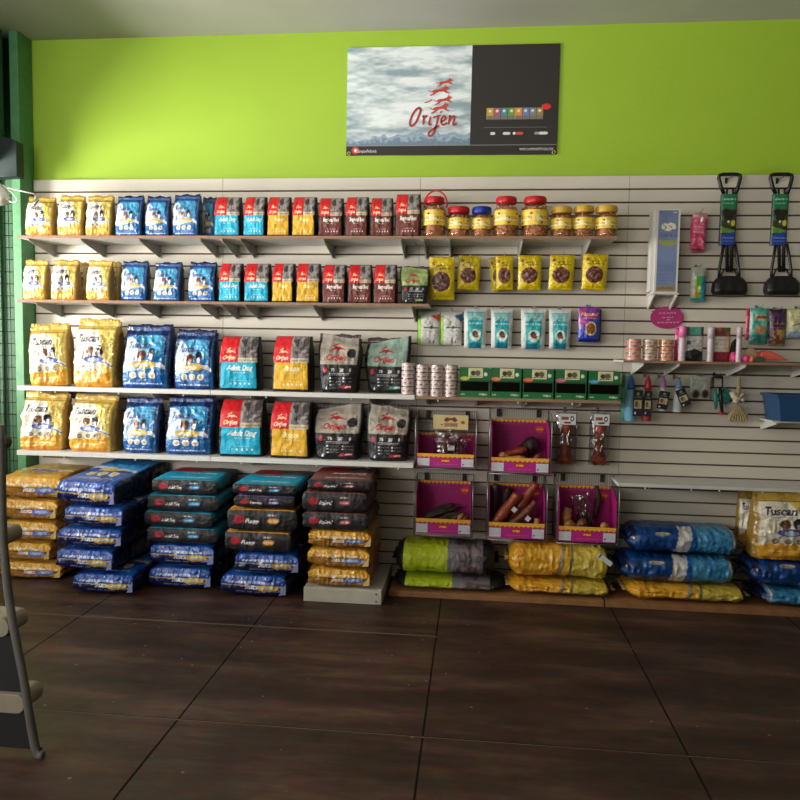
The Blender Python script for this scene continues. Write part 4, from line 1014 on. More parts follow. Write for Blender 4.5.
# two jaw scoopers
def scooper(dx, label, what):
    Y = -.055
    def p(x, y, YY=Y): return at(x+dx[0]+(y-175)*dx[1], y, YY)
    c = p(729, 295); t = empty('hanging_jaw_scooper', tuple(c), label, 'scooper', 'jaw scoopers hanging on the wall')
    inv = Matrix.Translation(-Vector(c))
    def put(n, mb, mm, bev=0):
        o = mb.build(n, M[mm], t, bevel=bev); o.matrix_parent_inverse = inv; return o
    m_ = MB(); m_.tube([p(*q) for q in [(724, 194), (721, 187), (718.8, 178), (719.5, 175.3), (723, 174.3), (730, 174.2), (737, 174.3), (740.2, 175.3), (740.5, 178), (738, 187), (735.5, 194)]], .0105, 10)
    put('handle', m_, 'black')
    m_ = MB(); m_.tube([p(727, 188), p(727, 200)], .006, 8); m_.tube([p(733, 188), p(733, 200)], .006, 8); m_.tube([p(722, 188.2), p(737.5, 188.2)], .005, 8)
    put('trigger', m_, 'black')
    m_ = MB(); m_.tube([p(726, 200), p(727.3, 272)], .010, 8); m_.tube([p(732.5, 200), p(731.2, 272)], .010, 8); put('shaft', m_, 'black')
    m_ = MB()
    for s in (-1, 1): m_.tube([p(729.3+s*5.5, 244), p(729.3+s*8, 258), p(729+s*9.8, 270), p(729+s*10, 279)], .0085, 8)
    m_.tube([p(729-5.5, 244), p(729+5.5, 244)], .006, 8)
    m_.tube([p(729+8*math.cos(a), 279-12*math.sin(a)) for a in np.linspace(0, PI, 12)], .005, 8); put('linkage', m_, 'black')
    cx, w, zb, h = span(720.5+dx[0], 737+dx[0], 194, 245, Y-.02)
    def card(P):
        P.rect((28, 118, 76), 0, .72, 1, 1); P.scribble((200, 226, 206), .1, .9, .90, .028, 2, .8, .1); P.scribble((170, 210, 186), .1, .8, .82, .02, 3, .7, .1)
        P.rect((54, 56, 40), 0, .24, 1, .72); P.mottle((90, 100, 54), 40, .52, 5, .8, (P.v > .24) & (P.v < .72)); P.mottle((24, 24, 22), 26, .58, 7, .9, (P.v > .3) & (P.v < .70))
        P.ell((196, 196, 60), .80, .43, .16, .06); P.ell((236, 236, 226), .48, .46, .05, .025); P.poly((96, 140, 50), [(0, .24), (0, .38), (.3, .34), (1, .28), (1, .24)])
        P.poly((36, 66, 150), [(0, 0), (0, .19), (.4, .24), (1, .25), (1, 0)]); P.scribble((150, 176, 220), .12, .9, .14, .02, 8, .7, .1); P.scribble((150, 176, 220), .12, .9, .08, .018, 9, .6, .1)
    q, f = cube_grid(36, 6, 90); x, y, z = q.T
    P = Paint((x+1)/2, (z+1)/2, w, h, (30, 60, 50)); fr = y < -.99; P.on(fr); P.put(fr, (54, 56, 40)); card(P)
    m0 = np.maximum(abs(x), abs(y)); r = (abs(x)**4+abs(y)**4)**.25; k_ = np.where(r > 0, m0/np.maximum(r, 1e-9), 1)
    o = link('card_sleeve', np_mesh('card_sleeve', np.stack([x*k_*w/2, y*k_*.014, (z+1)/2*h], 1), f, M['gloss'], P.col), t, (cx, Y-.006, zb)); o.matrix_parent_inverse = inv
    # jaw: scoop shell with ribs
    q, f = cube_grid(26, 12, 14); x, y, z = q.T; v = (z+1)/2
    wj = at(746+dx[0], 287, Y)[0]-at(712+dx[0], 287, Y)[0]; z0 = p(729, 295.5)[2]; hj = p(729, 276)[2]-z0
    ww = np.interp(v, [0, .12, .3, .7, 1], [.86, .96, 1, .97, .78]); dd = np.interp(v, [0, .2, .6, 1], [.7, 1, .8, .35])
    e = 5; m0 = np.maximum(abs(x), abs(y)); r = (abs(x)**e+abs(y)**e)**(1/e); k_ = np.where(r > 0, m0/np.maximum(r, 1e-9), 1)
    zz = v*hj*(1-.12*np.abs(x)**3*v)
    ribs = .0012*np.cos(x*9)*(abs(y) > .999)
    o = link('jaw', np_mesh('jaw', np.stack([x*k_*ww*wj/2, y*k_*dd*.048+np.sign(y)*ribs, zz], 1), f, M['black']), t, (p(729, 290)[0], Y, z0)); o.matrix_parent_inverse = inv
    m_ = MB(); m_.tube([p(722, 278, Y-.052), p(722, 288, Y-.056)], .004, 8); m_.build('spring', M['chrome'], o)
    hk = p(729.5, 177.5); hook(hk[0], hk[2]-.006, Y-.012, what, True)
scooper((0, 0), 'black jaw scooper with green and blue card, the one beside the pink packets', 'scooper beside the pink packets')
scooper((51.5, .008), 'black jaw scooper with green and blue card, the one further from the pink packets', 'scooper further from the pink packets')

# pink cat shaped sign
cs = at(668, 317, -.02)
sg = [(20*math.cos(a)*(.95), -12.2*math.sin(a)) for a in np.linspace(0, 2*PI, 48, endpoint=False)]
pts = []
for k, (a, b) in enumerate(sg):
    pts.append((668+a*.88*1.0-.3, 317.5-(-b)*-1 if False else 317.5+b*.92))
ear = [(651.8, 311), (651.2, 303.6), (659, 306.6)]; ear2 = [(672, 306), (679.2, 303), (681.2, 310)]
allp = sorted(pts+ear+ear2, key=lambda q: math.atan2(q[1]-317, q[0]-668))
m_ = MB(); m_.prism([(at(a, b, -.02)[0], at(a, b, -.02)[2]) for a, b in allp][::-1], -.008, -.003)
sign = tag(m_.build('cat_head_sign', mat('pink_sign_card', (176, 52, 112), .5, 0, .04, 20)), 'pink oval sign with cat ears and script lines stuck on the slats', 'sign')
m_ = MB(); rr = random.Random(4)
for (a, b, y) in ((659, 676, 313), (662, 673, 317.4), (667, 670, 319.6), (657, 681, 322.4)):
    x = a
    while x < b-1.2:
        e = min(b, x+rr.uniform(2.2, 4.6)); P_ = [(x+(e-x)*k/6, y-.5*(x-668)*.05+.75*math.sin(k*2.3+x)) for k in range(7)]
        ribbon(m_, [(at(u, v_, -.009)[0], at(u, v_, -.009)[2]) for u, v_ in P_], .0032, -.0086); x = e+1.1
m_.build('handwriting', mat('pale_pink_ink', (232, 176, 206), .6), sign)

# things on the bare edged shelf
ZR = 1.372; GT = 'pet toys on the bare edged shelf'
def tube_toy(x, y0, r, Y, cols, label, ball=False):
    c = at(x, 350, Y); H = at(x, y0, Y)[2]-ZR
    t = empty('toy_tube', (c[0], Y, ZR+.0005), label, 'toy tube', GT)
    m_ = MB(); m_.lathe([(r*.96, 0), (r, .003), (r, H*.66), (r*.98, H*.67)], 20); m_.build('tube_body', M[cols[0]], t)
    m_ = MB(); m_.lathe([(r*1.06, H*.67+.0005), (r*1.06, H*.97), (r*.8, H), (r*.2, H+.001)], 20); m_.build('tube_cap', M[cols[1]], t)
M['pale_tube'] = mat('pale_tube', (196, 180, 186), .35, 0, .15, 60)
M['pink_cap'] = mat('pink_cap', (222, 120, 170), .35, 0, .1, 30)
tube_toy(682, 326, .019, -.262, ('pale_tube', 'pink_cap'), 'white tube with tall pink cap, nearest the small cans')
tube_toy(710.3, 327, .017, -.262, ('pale_tube', 'pale_tube'), 'pale tube standing in front of the red pack on the shelf')
tube_toy(738.7, 327, .014, -.262, ('pale_tube', 'pale_tube'), 'slim pale tube in front of pink toys')
def toy_pack(x0, x1, y0, y1, Y, T, base, fn, label, seed, cat='toy pack', lift=False):
    cx, w, zb, h = span(x0, x1, y0, y1, Y)
    if not lift: h = zb+h-ZR; zb = ZR+.0005
    o = link('toy_pack', pouch_mesh('toy_pack', w, h, T, base, fn, None, seed, nx=32, nz=36), None, (cx, Y, zb+h))
    return tag(o, label, cat, GT)
def p_pk1(P):
    P.rect((40, 36, 44), 0, 0, 1, .3); P.mottle((90, 84, 80), 40, .6, 3, .8, P.v < .3); P.rect((206, 204, 200), .05, .30, .98, .74); P.rect((60, 60, 64), .1, .5, .3, .6); P.scribble((130, 128, 130), .35, .92, .58, .03, 2, .7, .1); P.scribble((130, 128, 130), .35, .92, .45, .03, 2, .7, .1)
    P.rect((90, 170, 150), .25, .76, .85, 1)
toy_pack(684, 703, 327, 361, -.225, .035, (70, 52, 56), p_pk1, 'teal topped toy pack with white card beside the pink capped tube', 61)
toy_pack(674.5, 690, 328, 361, -.17, .03, (206, 60, 120), lambda P: P.mottle((150, 30, 80), 40, .6, 3, .8), 'bright pink toy pack behind the pink capped tube', 62)
def p_pk2(P):
    P.rect((150, 50, 54), 0, 0, 1, .28); P.rect((220, 212, 196), .0, .28, .98, .74); P.rect((236, 176, 140), .75, .3, .98, .72, .7); P.scribble((110, 108, 110), .1, .9, .64, .035, 2, .7, .1); P.scribble((130, 128, 130), .1, .8, .5, .03, 4, .6, .1); P.scribble((130, 128, 130), .1, .8, .4, .03, 5, .6, .1)
    P.mottle((190, 96, 50), 50, .45, 6, .9, P.v > .76); P.mottle((70, 110, 50), 40, .6, 8, .9, P.v > .76)
toy_pack(707.5, 730, 327.5, 361, -.22, .035, (120, 66, 60), p_pk2, 'orange topped toy pack with big white card and red base', 63)
def blob(name, cat, x, y, Y, rx, ry, rz, mm, label, rot=(0, 0, 0), seed=1, amp=.06, on=True):
    q, f = cube_grid(14, 14, 14); q = q/np.linalg.norm(q, axis=1)[:, None]
    n = vn(q*2.2, seed)-.5; V = q*(1+amp*2*n)[:, None]*np.array([rx, ry, rz])
    c = at(x, y, Y); z = ZR-V[:, 2].min()+.0005 if on else c[2]
    return tag(link(name, np_mesh(name, V, f, M[mm]), None, (c[0], Y, z), rot), label, cat, GT)
blob('fuzzy_toy', 'toy', 694, 355, -.265, .035, .022, .030, 'black', 'dark fuzzy toy lying in front of the teal topped pack', seed=3, amp=.3)
blob('plush_toy', 'toy', 734.5, 343, -.18, .022, .02, .060, 'black', 'black plush toy standing behind the slim pale tube', seed=4, amp=.2)
blob('rubber_ball', 'toy', 745.5, 356, -.255, .020, .020, .020, 'pink_toy', 'pink rubber ball in front of the beige disc', seed=5, amp=.02)
blob('squeaky_toy', 'toy', 733, 354, -.235, .016, .02, .028, 'pink_toy', 'bright pink squeaky toy beside the slim pale tube', seed=6, amp=.15)
blob('squeaky_toy', 'toy', 751.5, 356, -.262, .014, .016, .018, 'coral_toy', 'small coral toy between the pink ball and the coral cloth', seed=7, amp=.15)
d = at(751, 344.5, -.20); m_ = MB(); m_.lathe([(.004, -.008), (.034, -.008), (.038, -.004), (.038, .004), (.034, .008), (.004, .008)], 32)
o = m_.build('flying_disc', mat('beige_disc', (196, 168, 130), .6), None, (d[0], -.2, ZR+.0395)); o.rotation_euler = (PI/2-.06, 0, 0); tag(o, 'beige disc toy standing upright behind the pink ball', 'toy', GT)
m_ = MB(); q = [at(x, y, -.22) for x, y in ((757, 360), (760, 352), (768, 350.5), (776, 354), (787, 360.5))]
m_.prism([(p_[0], max(p_[2], ZR+.001)) for p_ in q][::-1], -.25, -.16); tag(m_.build('folded_cloth_toy', M['coral_toy'], bevel=.006), 'coral folded cloth toy tapering along the shelf', 'toy', GT)
m_ = MB(); q = [at(x, y, -.27) for x, y in ((756, 361), (757, 356.5), (763, 357), (766, 361))]
m_.prism([(p_[0], max(p_[2], ZR+.001)) for p_ in q][::-1], -.27, -.256); tag(m_.build('cloth_toy', mat('dark_green_felt', (50, 84, 62), .8), bevel=.003), 'small dark green toy in front of the coral cloth', 'toy', GT)
# packets hanging above that shelf
def p_h1(P):
    P.rect((70, 160, 150), 0, 0, 1, 1); P.mottle((110, 190, 170), 40, .55, 2, .7); P.rect((210, 170, 130), .25, .66, .9, .82); P.rect((130, 84, 60), .35, .7, .9, .78); P.ell((190, 140, 90), .55, .4, .3, .12); P.mottle((40, 110, 100), 40, .55, 7, .8, P.v < .25); P.rect((200, 210, 200), 0, .3, .12, .9, .6)
def p_h2(P):
    P.mottle((90, 50, 90), 40, .55, 2, .7); P.rect((120, 70, 50), .1, .05, .9, .45); P.mottle((190, 150, 80), 50, .52, 4, .8, P.v < .45); P.scribble((190, 120, 80), .15, .85, .62, .04, 4, .7, .1); P.scribble((180, 130, 140), .15, .85, .5, .03, 4, .6, .1); P.rect((150, 130, 120), 0, 0, 1, .06, .7)
def p_h3(P):
    P.mottle((206, 200, 150), 30, .5, 3, .6); P.rect((140, 170, 190), 0, 0, 1, .22); P.rect((200, 200, 190), .1, .3, .9, .5, .6); P.line((60, 60, 50), [(.2, .42), (.5, .5), (.8, .44)], .004); P.scribble((130, 130, 80), .1, .9, .75, .04, 3, .7, .1)
hang('hanging_packet', 'packet', 749.5, 768, 308, 344, -.055, .025, (60, 150, 140), p_h1, 'teal packet hanging above the toys, next to the dark purple one', GR_, 'teal packet above the toys', seed=71)
hang('hanging_packet', 'packet', 745.5, 752, 309, 340, -.035, .012, (190, 60, 90), lambda P: None, 'narrow pink edge of a packet behind the teal one', GR_, seed=72)
hang('hanging_packet', 'packet', 769, 785.5, 310, 346, -.06, .028, (60, 36, 66), p_h2, 'dark purple packet hanging above the coral cloth', GR_, 'dark purple packet', seed=73)
hang('hanging_packet', 'packet', 786.5, 812, 309, 338, -.06, .028, (190, 186, 140), p_h3, 'pale packet with blue base, last one hanging at the photo edge', GR_, 'pale packet with blue base', seed=74)

# bottles and tools hanging under that shelf
GH = 'pet accessories hanging under the toy shelf'
def hung_bottle(x, y0, y1, rt, rb, capc, bodym, lab, label, what, tilt=0.0, Y=-.10):
    zt = at(x, y0, Y)[2]; zb = at(x, y1, Y)[2]; H = zt-zb; cx = at(x, (y0+y1)/2, Y)[0]
    t = empty('hanging_bottle', (cx, Y, zb), label, 'bottle', GH)
    m_ = MB(); m_.lathe([(rb*.9, 0), (rb, .004), (rb*.95, H*.45), (rt*1.2, H*.68), (rt, H*.70)], 24); m_.build('bottle_body', M[bodym], t)
    m_ = MB(); m_.lathe([(rt*1.5, H*.70+.0005), (rt*1.55, H*.74), (rt*1.1, H*.90), (rt*.45, H*.99), (rt*.2, H)], 24); m_.build('cap', capc, t)
    x0, x1, a, b = lab; lx, lw, lz, lh = span(x0, x1, a, b, Y-rb-.006)
    def pl(P):
        P.rect((196, 190, 160), .1, .28, .9, .62); P.ell((120, 90, 50), .4, .45, .2, .12); P.ell((190, 160, 70), .6, .4, .14, .1); P.ell((150, 150, 90), .5, .85, .14, .07); P.scribble((190, 190, 200), .15, .85, .72, .03, 2, .6, .1); P.ell((206, 206, 206), .25, .12, .1, .05)
    o = link('hang_tag', painted_panel('hang_tag', lw, lh, .002, (30, 28, 44), pl, nx=24, nz=40), t, (lx-cx, -rb-.008, lz-zb), (0, tilt, 0))
    hook(cx, zt+.004, Y-.012, what)
M['cap_blue'] = mat('blue_cap', (40, 96, 170), .4); M['cap_red'] = mat('red_cap', (190, 34, 54), .4); M['cap_violet'] = mat('violet_cap', (176, 120, 170), .4); M['cap_sky'] = mat('sky_cap', (120, 160, 200), .4)
M['bottle_aqua'] = mat('aqua_bottle', (120, 180, 206), .3, 0, .05, 10); M['bottle_frost'] = mat('frosted_bottle', (196, 204, 200), .35); M['bottle_rose'] = mat('rose_bottle', (150, 60, 60), .4)
hung_bottle(630.5, 375.5, 421, .014, .034, M['cap_blue'], 'bottle_aqua', (633, 642.5, 390, 416), 'aqua hanging bottle with blue cap and black picture tag', 'aqua bottle')
hung_bottle(647.5, 376, 421, .014, .026, M['cap_red'], 'bottle_rose', (643.8, 651, 391, 416), 'red capped hanging bottle with black picture tag', 'red capped bottle', .03)
hung_bottle(662.5, 377, 411, .013, .022, M['cap_violet'], 'bottle_frost', (656.5, 667, 391, 409), 'violet capped hanging bottle with slanted tag', 'violet capped bottle', .16)
hung_bottle(678, 378, 412, .012, .026, M['cap_sky'], 'bottle_frost', (682, 692, 388, 406), 'frosted hanging bottle with pale blue cap and slanting black tag', 'frosted bottle', -.42)
def p_side(P): P.rect((90, 190, 160), 0, 0, .4, 1); P.rect((60, 130, 70), 0, .7, .4, 1)
hang('hanging_packet', 'packet', 621.5, 629, 374, 421, -.05, .012, (150, 190, 190), p_side, 'narrow green edged packet behind the aqua bottle', GH, seed=81)
def p_ring(P):
    P.mottle((190, 190, 176), 30, .5, 2, .5); P.scribble((120, 160, 140), .1, .9, .8, .08, 3, .5, .15)
    for u in (.28, .74): P.ell((120, 104, 96), u, .22, .2, .2); P.ell((58, 42, 40), u, .22, .13, .14)
hang('hanging_packet', 'packet', 690, 710.5, 376, 399, -.04, .015, (176, 178, 166), p_ring, 'pale packet showing two dark round chews', GH, 'packet with two dark rounds', seed=82)
# comb with teal handle
t = empty('hanging_grooming_brush', tuple(at(718, 395, -.07)), 'black and teal grooming brush hanging beside the rope paddle', 'brush', GH); inv = Matrix.Translation(-Vector(at(718, 395, -.07)))
def pu(n, mb, mm, bev=0):
    o = mb.build(n, M[mm], t, bevel=bev); o.matrix_parent_inverse = inv
A = lambda x, y, Y=-.07: at(x, y, Y)
m_ = MB(); m_.tube([A(713, 377), A(713, 386), A(714, 388)], .005, 8); m_.tube([A(722.5, 377), A(722.5, 386), A(721, 388)], .005, 8); m_.tube([A(713, 377), A(722.5, 377)], .008, 8); pu('bracket_loop', m_, 'black')
m_ = MB(); m_.tube([A(715.2, 388), A(715.5, 398), A(716, 409)], [.008, .013, .007], 10); pu('teal_handle', m_, 'teal_toy')
m_ = MB(); m_.tube([A(720, 387), A(721, 400), A(722, 412)], [.009, .011, .009], 10); pu('black_handle', m_, 'black')
m_ = MB(); m_.tube([A(719, 413.2), A(724.5, 413.2)], .008, 8); pu('red_base', m_, 'cap_red')
hook(A(718, 374.5)[0], A(718, 374.5)[2]-.006, -.08, 'grooming brush', True)
blob_t = tag(link('hanging_chew_toy', pouch_mesh('toy', .075, .075, .03, (50, 150, 130), lambda P: P.mottle((30, 100, 96), 40, .5, 3, .8), None, 5, nx=24, nz=24), None, tuple(at(730, 391, -.04)), (0, .7, 0)), 'teal toy hanging half behind the rope paddle', 'toy', GH)
# rope paddle
t = empty('hanging_rope_paddle', tuple(at(738, 400, -.07)), 'tan woven rope paddle toy with cream bow hanging from a hook', 'toy', GH); inv = Matrix.Translation(-Vector(at(738, 400, -.07)))
m_ = MB(); m_.tube([A(739, 377), A(738.5, 390), A(738.3, 403)], [.010, .012, .013], 10); pu('handle', m_, 'rope')
M['cream_cloth'] = mat('cream_cloth', (214, 200, 176), .8); m_ = MB(); m_.tube([A(731, 392), A(734, 396), A(738, 399), A(741, 395), A(745, 393)], [.012, .02, .014, .012, .006], 10); m_.tube([A(736, 399), A(735, 403)], .016, 8); m_.tube([A(741, 399), A(744.5, 401)], [.012, .007], 8); pu('bow', m_, 'cream_cloth')
m_ = MB(); fan = [(738, 405), (733, 408), (729, 414), (727, 419), (729, 421), (738, 422), (746, 421), (748, 419), (746.5, 413), (743, 408)]
m_.prism([(A(*q)[0], A(*q)[2]) for q in fan][::-1], -.085, -.055)
for k in range(7):
    u = (k-3)/3; m_.tube([A(738, 405.5, -.087), A(738+u*5.5, 413, -.090), A(738+u*9, 420.5, -.087)], .0045, 6)
pu('woven_fan', m_, 'rope', .005)
hook(at(739, 376, -.07)[0], at(739, 376, -.07)[2]+.010, -.08, 'rope paddle')
# blue tub on a bracket
c = at(793, 421, -.16); zt = at(793, 395, -.25)[2]; zb = at(785, 420.5, -.2)[2]; xl = at(760.5, 396, -.05)[0]
t = empty('tub_bracket_shelf', (xl+.2, -.12, zb), 'white bracket shelf under the blue tub', 'shelf'); m_ = MB(); m_.box(-.20, .26, -.12, .117, -.010, -.001); m_.build('board', M['bracket_white'], t)
for x in (-.17, .22):
    m_ = MB(); m_.prism_yz([(.116, -.0105), (.116, -.07), (.1, -.07), (-.10, -.02), (-.10, -.0105)], x-.004, x+.004); m_.build('bracket', M['bracket_white'], t)
def tub_ring(z, e, d): return [(xl+d+e*0, -.28+d*.6, z), (xl+.46-d, -.28+d*.6, z), (xl+.46-d, -.04-d*.2, z), (xl+d, -.04-d*.2, z)]
t = empty('plastic_tub', (xl+.23, -.16, zb+.0005), 'blue plastic tub with flared rim at the right edge', 'tub'); inv = Matrix.Translation((-(xl+.23), .16, -zb))
m_ = MB(); o_ = [tub_ring(zb, 0, .034), tub_ring(zt-.014, 0, .012)]; i_ = [tub_ring(zt-.014, 0, .016), tub_ring(zb+.004, 0, .038)]
V = [q for r in (o_[0], o_[1], i_[0], i_[1]) for q in r]; Fs = []
for r in range(3): Fs += [(r*4+k, r*4+(k+1) % 4, r*4+4+(k+1) % 4, r*4+4+k) for k in range(4)]
Fs += [(3, 2, 1, 0), (12, 13, 14, 15)]; m_.add(V, Fs); o = m_.build('tub_body', M['blue_bin'], t, bevel=.006); o.matrix_parent_inverse = inv
m_ = MB(); a, b = tub_ring(zt-.013, 0, .0), tub_ring(zt, 0, .0); a2, b2 = tub_ring(zt-.013, 0, .016), tub_ring(zt, 0, .016)
V = a+b+b2+a2; Fs = []
for r in range(4): Fs += [(r*4+k, r*4+(k+1) % 4, ((r+1) % 4)*4+(k+1) % 4, ((r+1) % 4)*4+k) for k in range(4)]
m_.add(V, Fs); o = m_.build('rim', M['blue_bin'], t, bevel=.003); o.matrix_parent_inverse = inv

# ================================================================== FLOOR STACKS OF BIG SACKS
SW, SDP, SH = .38, .52, .10
def p_sack_foil(kind):
    if kind == 'gold': base, lo, hi, line_, ov_, tri, side = (206, 148, 40), (164, 110, 32), (224, 174, 70), (70, 50, 30), (96, 120, 190), (214, 180, 100), (150, 98, 30)
    else: base, lo, hi, line_, ov_, tri, side = (20, 56, 140), (10, 20, 74), (28, 96, 180), (190, 166, 110), (206, 172, 84), (150, 156, 206), (10, 18, 52)
    def f(P, face):
        if face == 'front':
            P.rect(lo, 0, 0, 1, .5); P.rect(base, 0, .5, 1, 1); P.mottle(hi, 50, .55, 3, .7, P.v > .55)
            P.line(line_, [(0, .50), (.4, .48), (.7, .5), (1, .47)], .006)
            P.text((226, 226, 236), 'Tuscan', .50, .44, .30, .24, .2, a=.9, bold=.035)
            P.scribble((206, 216, 240) if kind == 'blue' else (240, 226, 190), .12, .82, .68, .14, 4, .75, .07)
            P.ell(ov_, .74, .36, .16, .22); P.ell((230, 224, 200) if kind == 'blue' else (180, 196, 226), .74, .38, .09, .11)
            P.poly(tri, [(.84, .10), (1, .12), (1, .62)]); P.scribble((170, 180, 214), .25, .7, .14, .08, 6, .6, .15)
        elif face == 'top':
            P.rect(base, 0, 0, 1, 1)
            P.mottle(hi, 16, .55, 5, .7)
            P.poly((60, 150, 210) if kind == 'blue' else (206, 176, 96), [(0, .55), (1, .45), (1, 1), (0, 1)]); P.poly((222, 220, 220), [(0, .50), (1, .40), (1, .47), (0, .58)])
            for u in (.3, .5, .7): P.ell((226, 214, 170) if kind == 'blue' else (130, 120, 120), u, .28, .075, .06); P.ell((190, 170, 120), u, .28, .045, .035)
            P.ell((226, 190, 90) if kind == 'blue' else (100, 120, 180), .5, .43, .22, .05)
            P.scribble((200, 214, 240) if kind == 'blue' else (236, 214, 150), .15, .85, .12, .03, 3, .8, .06)
    return f, side
def p_sack_block(body, word, oval, trim=None):
    def f(P, face):
        if face == 'front':
            P.rect((36, 33, 36), 0, 0, 1, 1); P.mottle((58, 54, 58), 26, .58, 3, .6)
            P.rect(trim or body, 0, .93 if trim else .965, 1, 1, .9)
            P.mottle((170, 30, 44), 60, .35, 6, .9, ((P.u-.17)/.075)**2+((P.v-.5)/.24)**2 < 1)
            P.ell((170, 30, 44), .17, .5, .05, .15); P.text((226, 222, 222), word, .36, .46, .20, .20, .25, bold=.035)
            P.ell(oval, .66, .48, .085, .15); P.scribble((230, 230, 236), .60, .72, .48, .09, 4, .7, .04); P.scribble((200, 198, 198), .59, .71, .76, .10, 5, .8, .05)
        elif face == 'top':
            P.rect((60, 52, 54), 0, 0, 1, 1); P.rect((200, 30, 38), 0, .62, .5, 1); P.mottle((120, 108, 106), 26, .5, 7, .8, (P.v > .62) & (P.u > .5))
            v0 = 0 if trim else .035; P.rect((36, 33, 36), 0, 0, 1, .05); P.rect(body, 0, v0, 1, .62); P.mottle(tuple(int(c*.85) for c in body), 18, .55, 4, .5, (P.v > .035) & (P.v < .62))
            P.text((240, 236, 226), word, .58, .50, .07, .55, .25, bold=.035); P.scribble((230, 226, 220), .3, .85, .40, .02, 3, .7, .08); P.scribble((230, 226, 220), .25, .85, .15, .05, 8, .7, .03)
    return f, (26, 25, 28)
SK = {'gold': p_sack_foil('gold'), 'blue': p_sack_foil('blue'),
      'teal': p_sack_block((24, 166, 204), 'Adult Dog', (36, 150, 206)), 'lilac': p_sack_block((130, 116, 190), 'Puppy Large', (140, 130, 206)),
      'yellow': p_sack_block((226, 158, 50), 'Puppy', (226, 158, 50)), 'brown': p_sack_block((128, 78, 70), 'Regional', (170, 72, 70))}
_sack = {}
def sack_mesh(kind, var):
    if (kind, var) in _sack: return _sack[(kind, var)]
    fn, side = SK[kind]; foil = kind in ('gold', 'blue')
    q, f = cube_grid(72, 44, 22); x, y, z = q.T
    fr = y < -.99; tp = (z > .99) & ~fr
    P = Paint((x+1)/2, (z+1)/2, SW, SH, side); P.put(np.ones(len(x), bool), side)
    P.on(fr); fn(P, 'front')
    P2 = Paint((x+1)/2, (y+1)/2, SW, SDP, side); P2.col = P.col; P2.on(tp); fn(P2, 'top')
    if kind in ('teal', 'brown'):   # printed film wraps over the right hand edge
        P2.on((x > .99) & (z > -.2) & ~fr & (y < .3)); P2.rect((26, 130, 160) if kind == 'teal' else (84, 50, 46), 0, 0, 1, 1)
    if kind == 'gold': P2.on((x > .99) & ~fr); P2.rect((160, 104, 34), 0, 0, 1, 1)
    e = 5.0 if foil else 8.0
    m0 = np.maximum(abs(x), abs(z)); r = (abs(x)**e+abs(z)**e)**(1/e); k_ = np.where(r > 0, m0/np.maximum(r, 1e-9), 1)
    ya = np.abs(y)
    hs = 1-(.14 if foil else .03)*ya**7; ws = 1-(.02 if foil else .02)*ya**7
    X = x*k_*ws*SW/2; Z = z*k_*hs*SH/2; Y = y*SDP/2*(1-.05*np.abs(z)**3-.02*np.abs(x)**4)
    s0 = var*13.7+sum(map(ord, kind)) % 17
    p3 = np.stack([X, Y, Z], 1)
    n1 = vn(p3*13, s0)-.5; n2 = (1-np.abs(2*vn(p3*np.array([38, 20, 30]), s0+3)-1))-.5; n3 = (1-np.abs(2*vn(p3*np.array([80, 50, 60]), s0+5)-1))-.5
    a = .010 if foil else .006
    d = n1*a*1.2+n2*a*.8+n3*a*.4
    Z += np.sign(z)*(np.abs(z) > .99)*d*.7*(1-.4*ya**4); Y += np.sign(y)*(np.abs(y) > .99)*d*1.1; X += np.sign(x)*(np.abs(x) > .99)*d*1.1
    X += (vn(np.stack([Z*0, y*1.2, z*.8], 1), s0+8)-.5)*.016
    me = np_mesh('sack_'+kind, np.stack([X, Y, Z], 1), f, M['foil_big' if foil else 'matte'], P2.col)
    fl_ = MB(); s = 1
    fx = SW/2*(.97)
    V = [(fx*.80, -SDP/2-.004, -SH*.40), (fx*1.02, -SDP/2-.010, -SH*.34), (fx*1.03, -SDP/2-.012, SH*.20)]
    V += [(a_, b_+.004, c_) for a_, b_, c_ in V]; fl_.add(V, [(0, 1, 2), (5, 4, 3), (0, 3, 4, 1), (1, 4, 5, 2), (2, 5, 3, 0)])
    flap = fl_.mesh('corner_flap', M['flap_gold' if kind == 'gold' else 'flap_blue']) if foil else None
    lo, hi = np.percentile(Z, .5), np.percentile(Z, 99.5)
    _sack[(kind, var)] = (me, X.max()-X.min(), Z.max()-Z.min(), (Z.max()+Z.min())/2, -Y.min(), flap)
    return _sack[(kind, var)]
M['flap_gold'] = mat('folded_gold_corner', (206, 178, 120), .4, .1, .1, 20); M['flap_blue'] = mat('folded_pale_corner', (128, 134, 176), .4, .1, .1, 20)
CN = {'gold': 'gold foil', 'blue': 'dark blue foil', 'teal': 'black and teal', 'lilac': 'black with lilac oval', 'yellow': 'black with orange trim', 'brown': 'black and brown'}
def stack(Yf, bounds, bags, z0, where, dd=.50, labels=None, tilt=0.0):
    """bounds: measured front heights (photo rows) from the lowest seam up; bags: kind, x0, x1, turn"""
    cxp = sum(b[1]+b[2] for b in bags)/2/len(bags)
    zs = [at(cxp, b, Yf)[2] for b in bounds]; zs[0] = z0
    n = len(bags)
    for k, (kind, x0, x1, rz) in enumerate(bags):
        me, w0, h0, zc, yf, flap = sack_mesh(kind, k % 2)
        cx, w, _, _ = span(x0, x1, bounds[k+1], bounds[k], Yf)
        h = zs[k+1]-zs[k]; sz = (h-.002)/h0; sx = w/w0; sy = dd/SDP
        o = link('dog_food_sack', me, None, (cx, Yf+yf*sy, zs[k]+.001+h/2-zc*sz-.0), (0, 0, rz), (sx, sy, sz))
        tag(o, labels[k], 'dog food sack', 'big sacks stacked on the floor')
        if flap: link('corner_flap', flap, o)
        if k == n-1 and tilt: o.rotation_euler = (tilt, 0, rz); o.location.z += abs(tilt)*dd*.25
    return zs
def lab(colour, n, top_to_bottom_first):
    return top_to_bottom_first
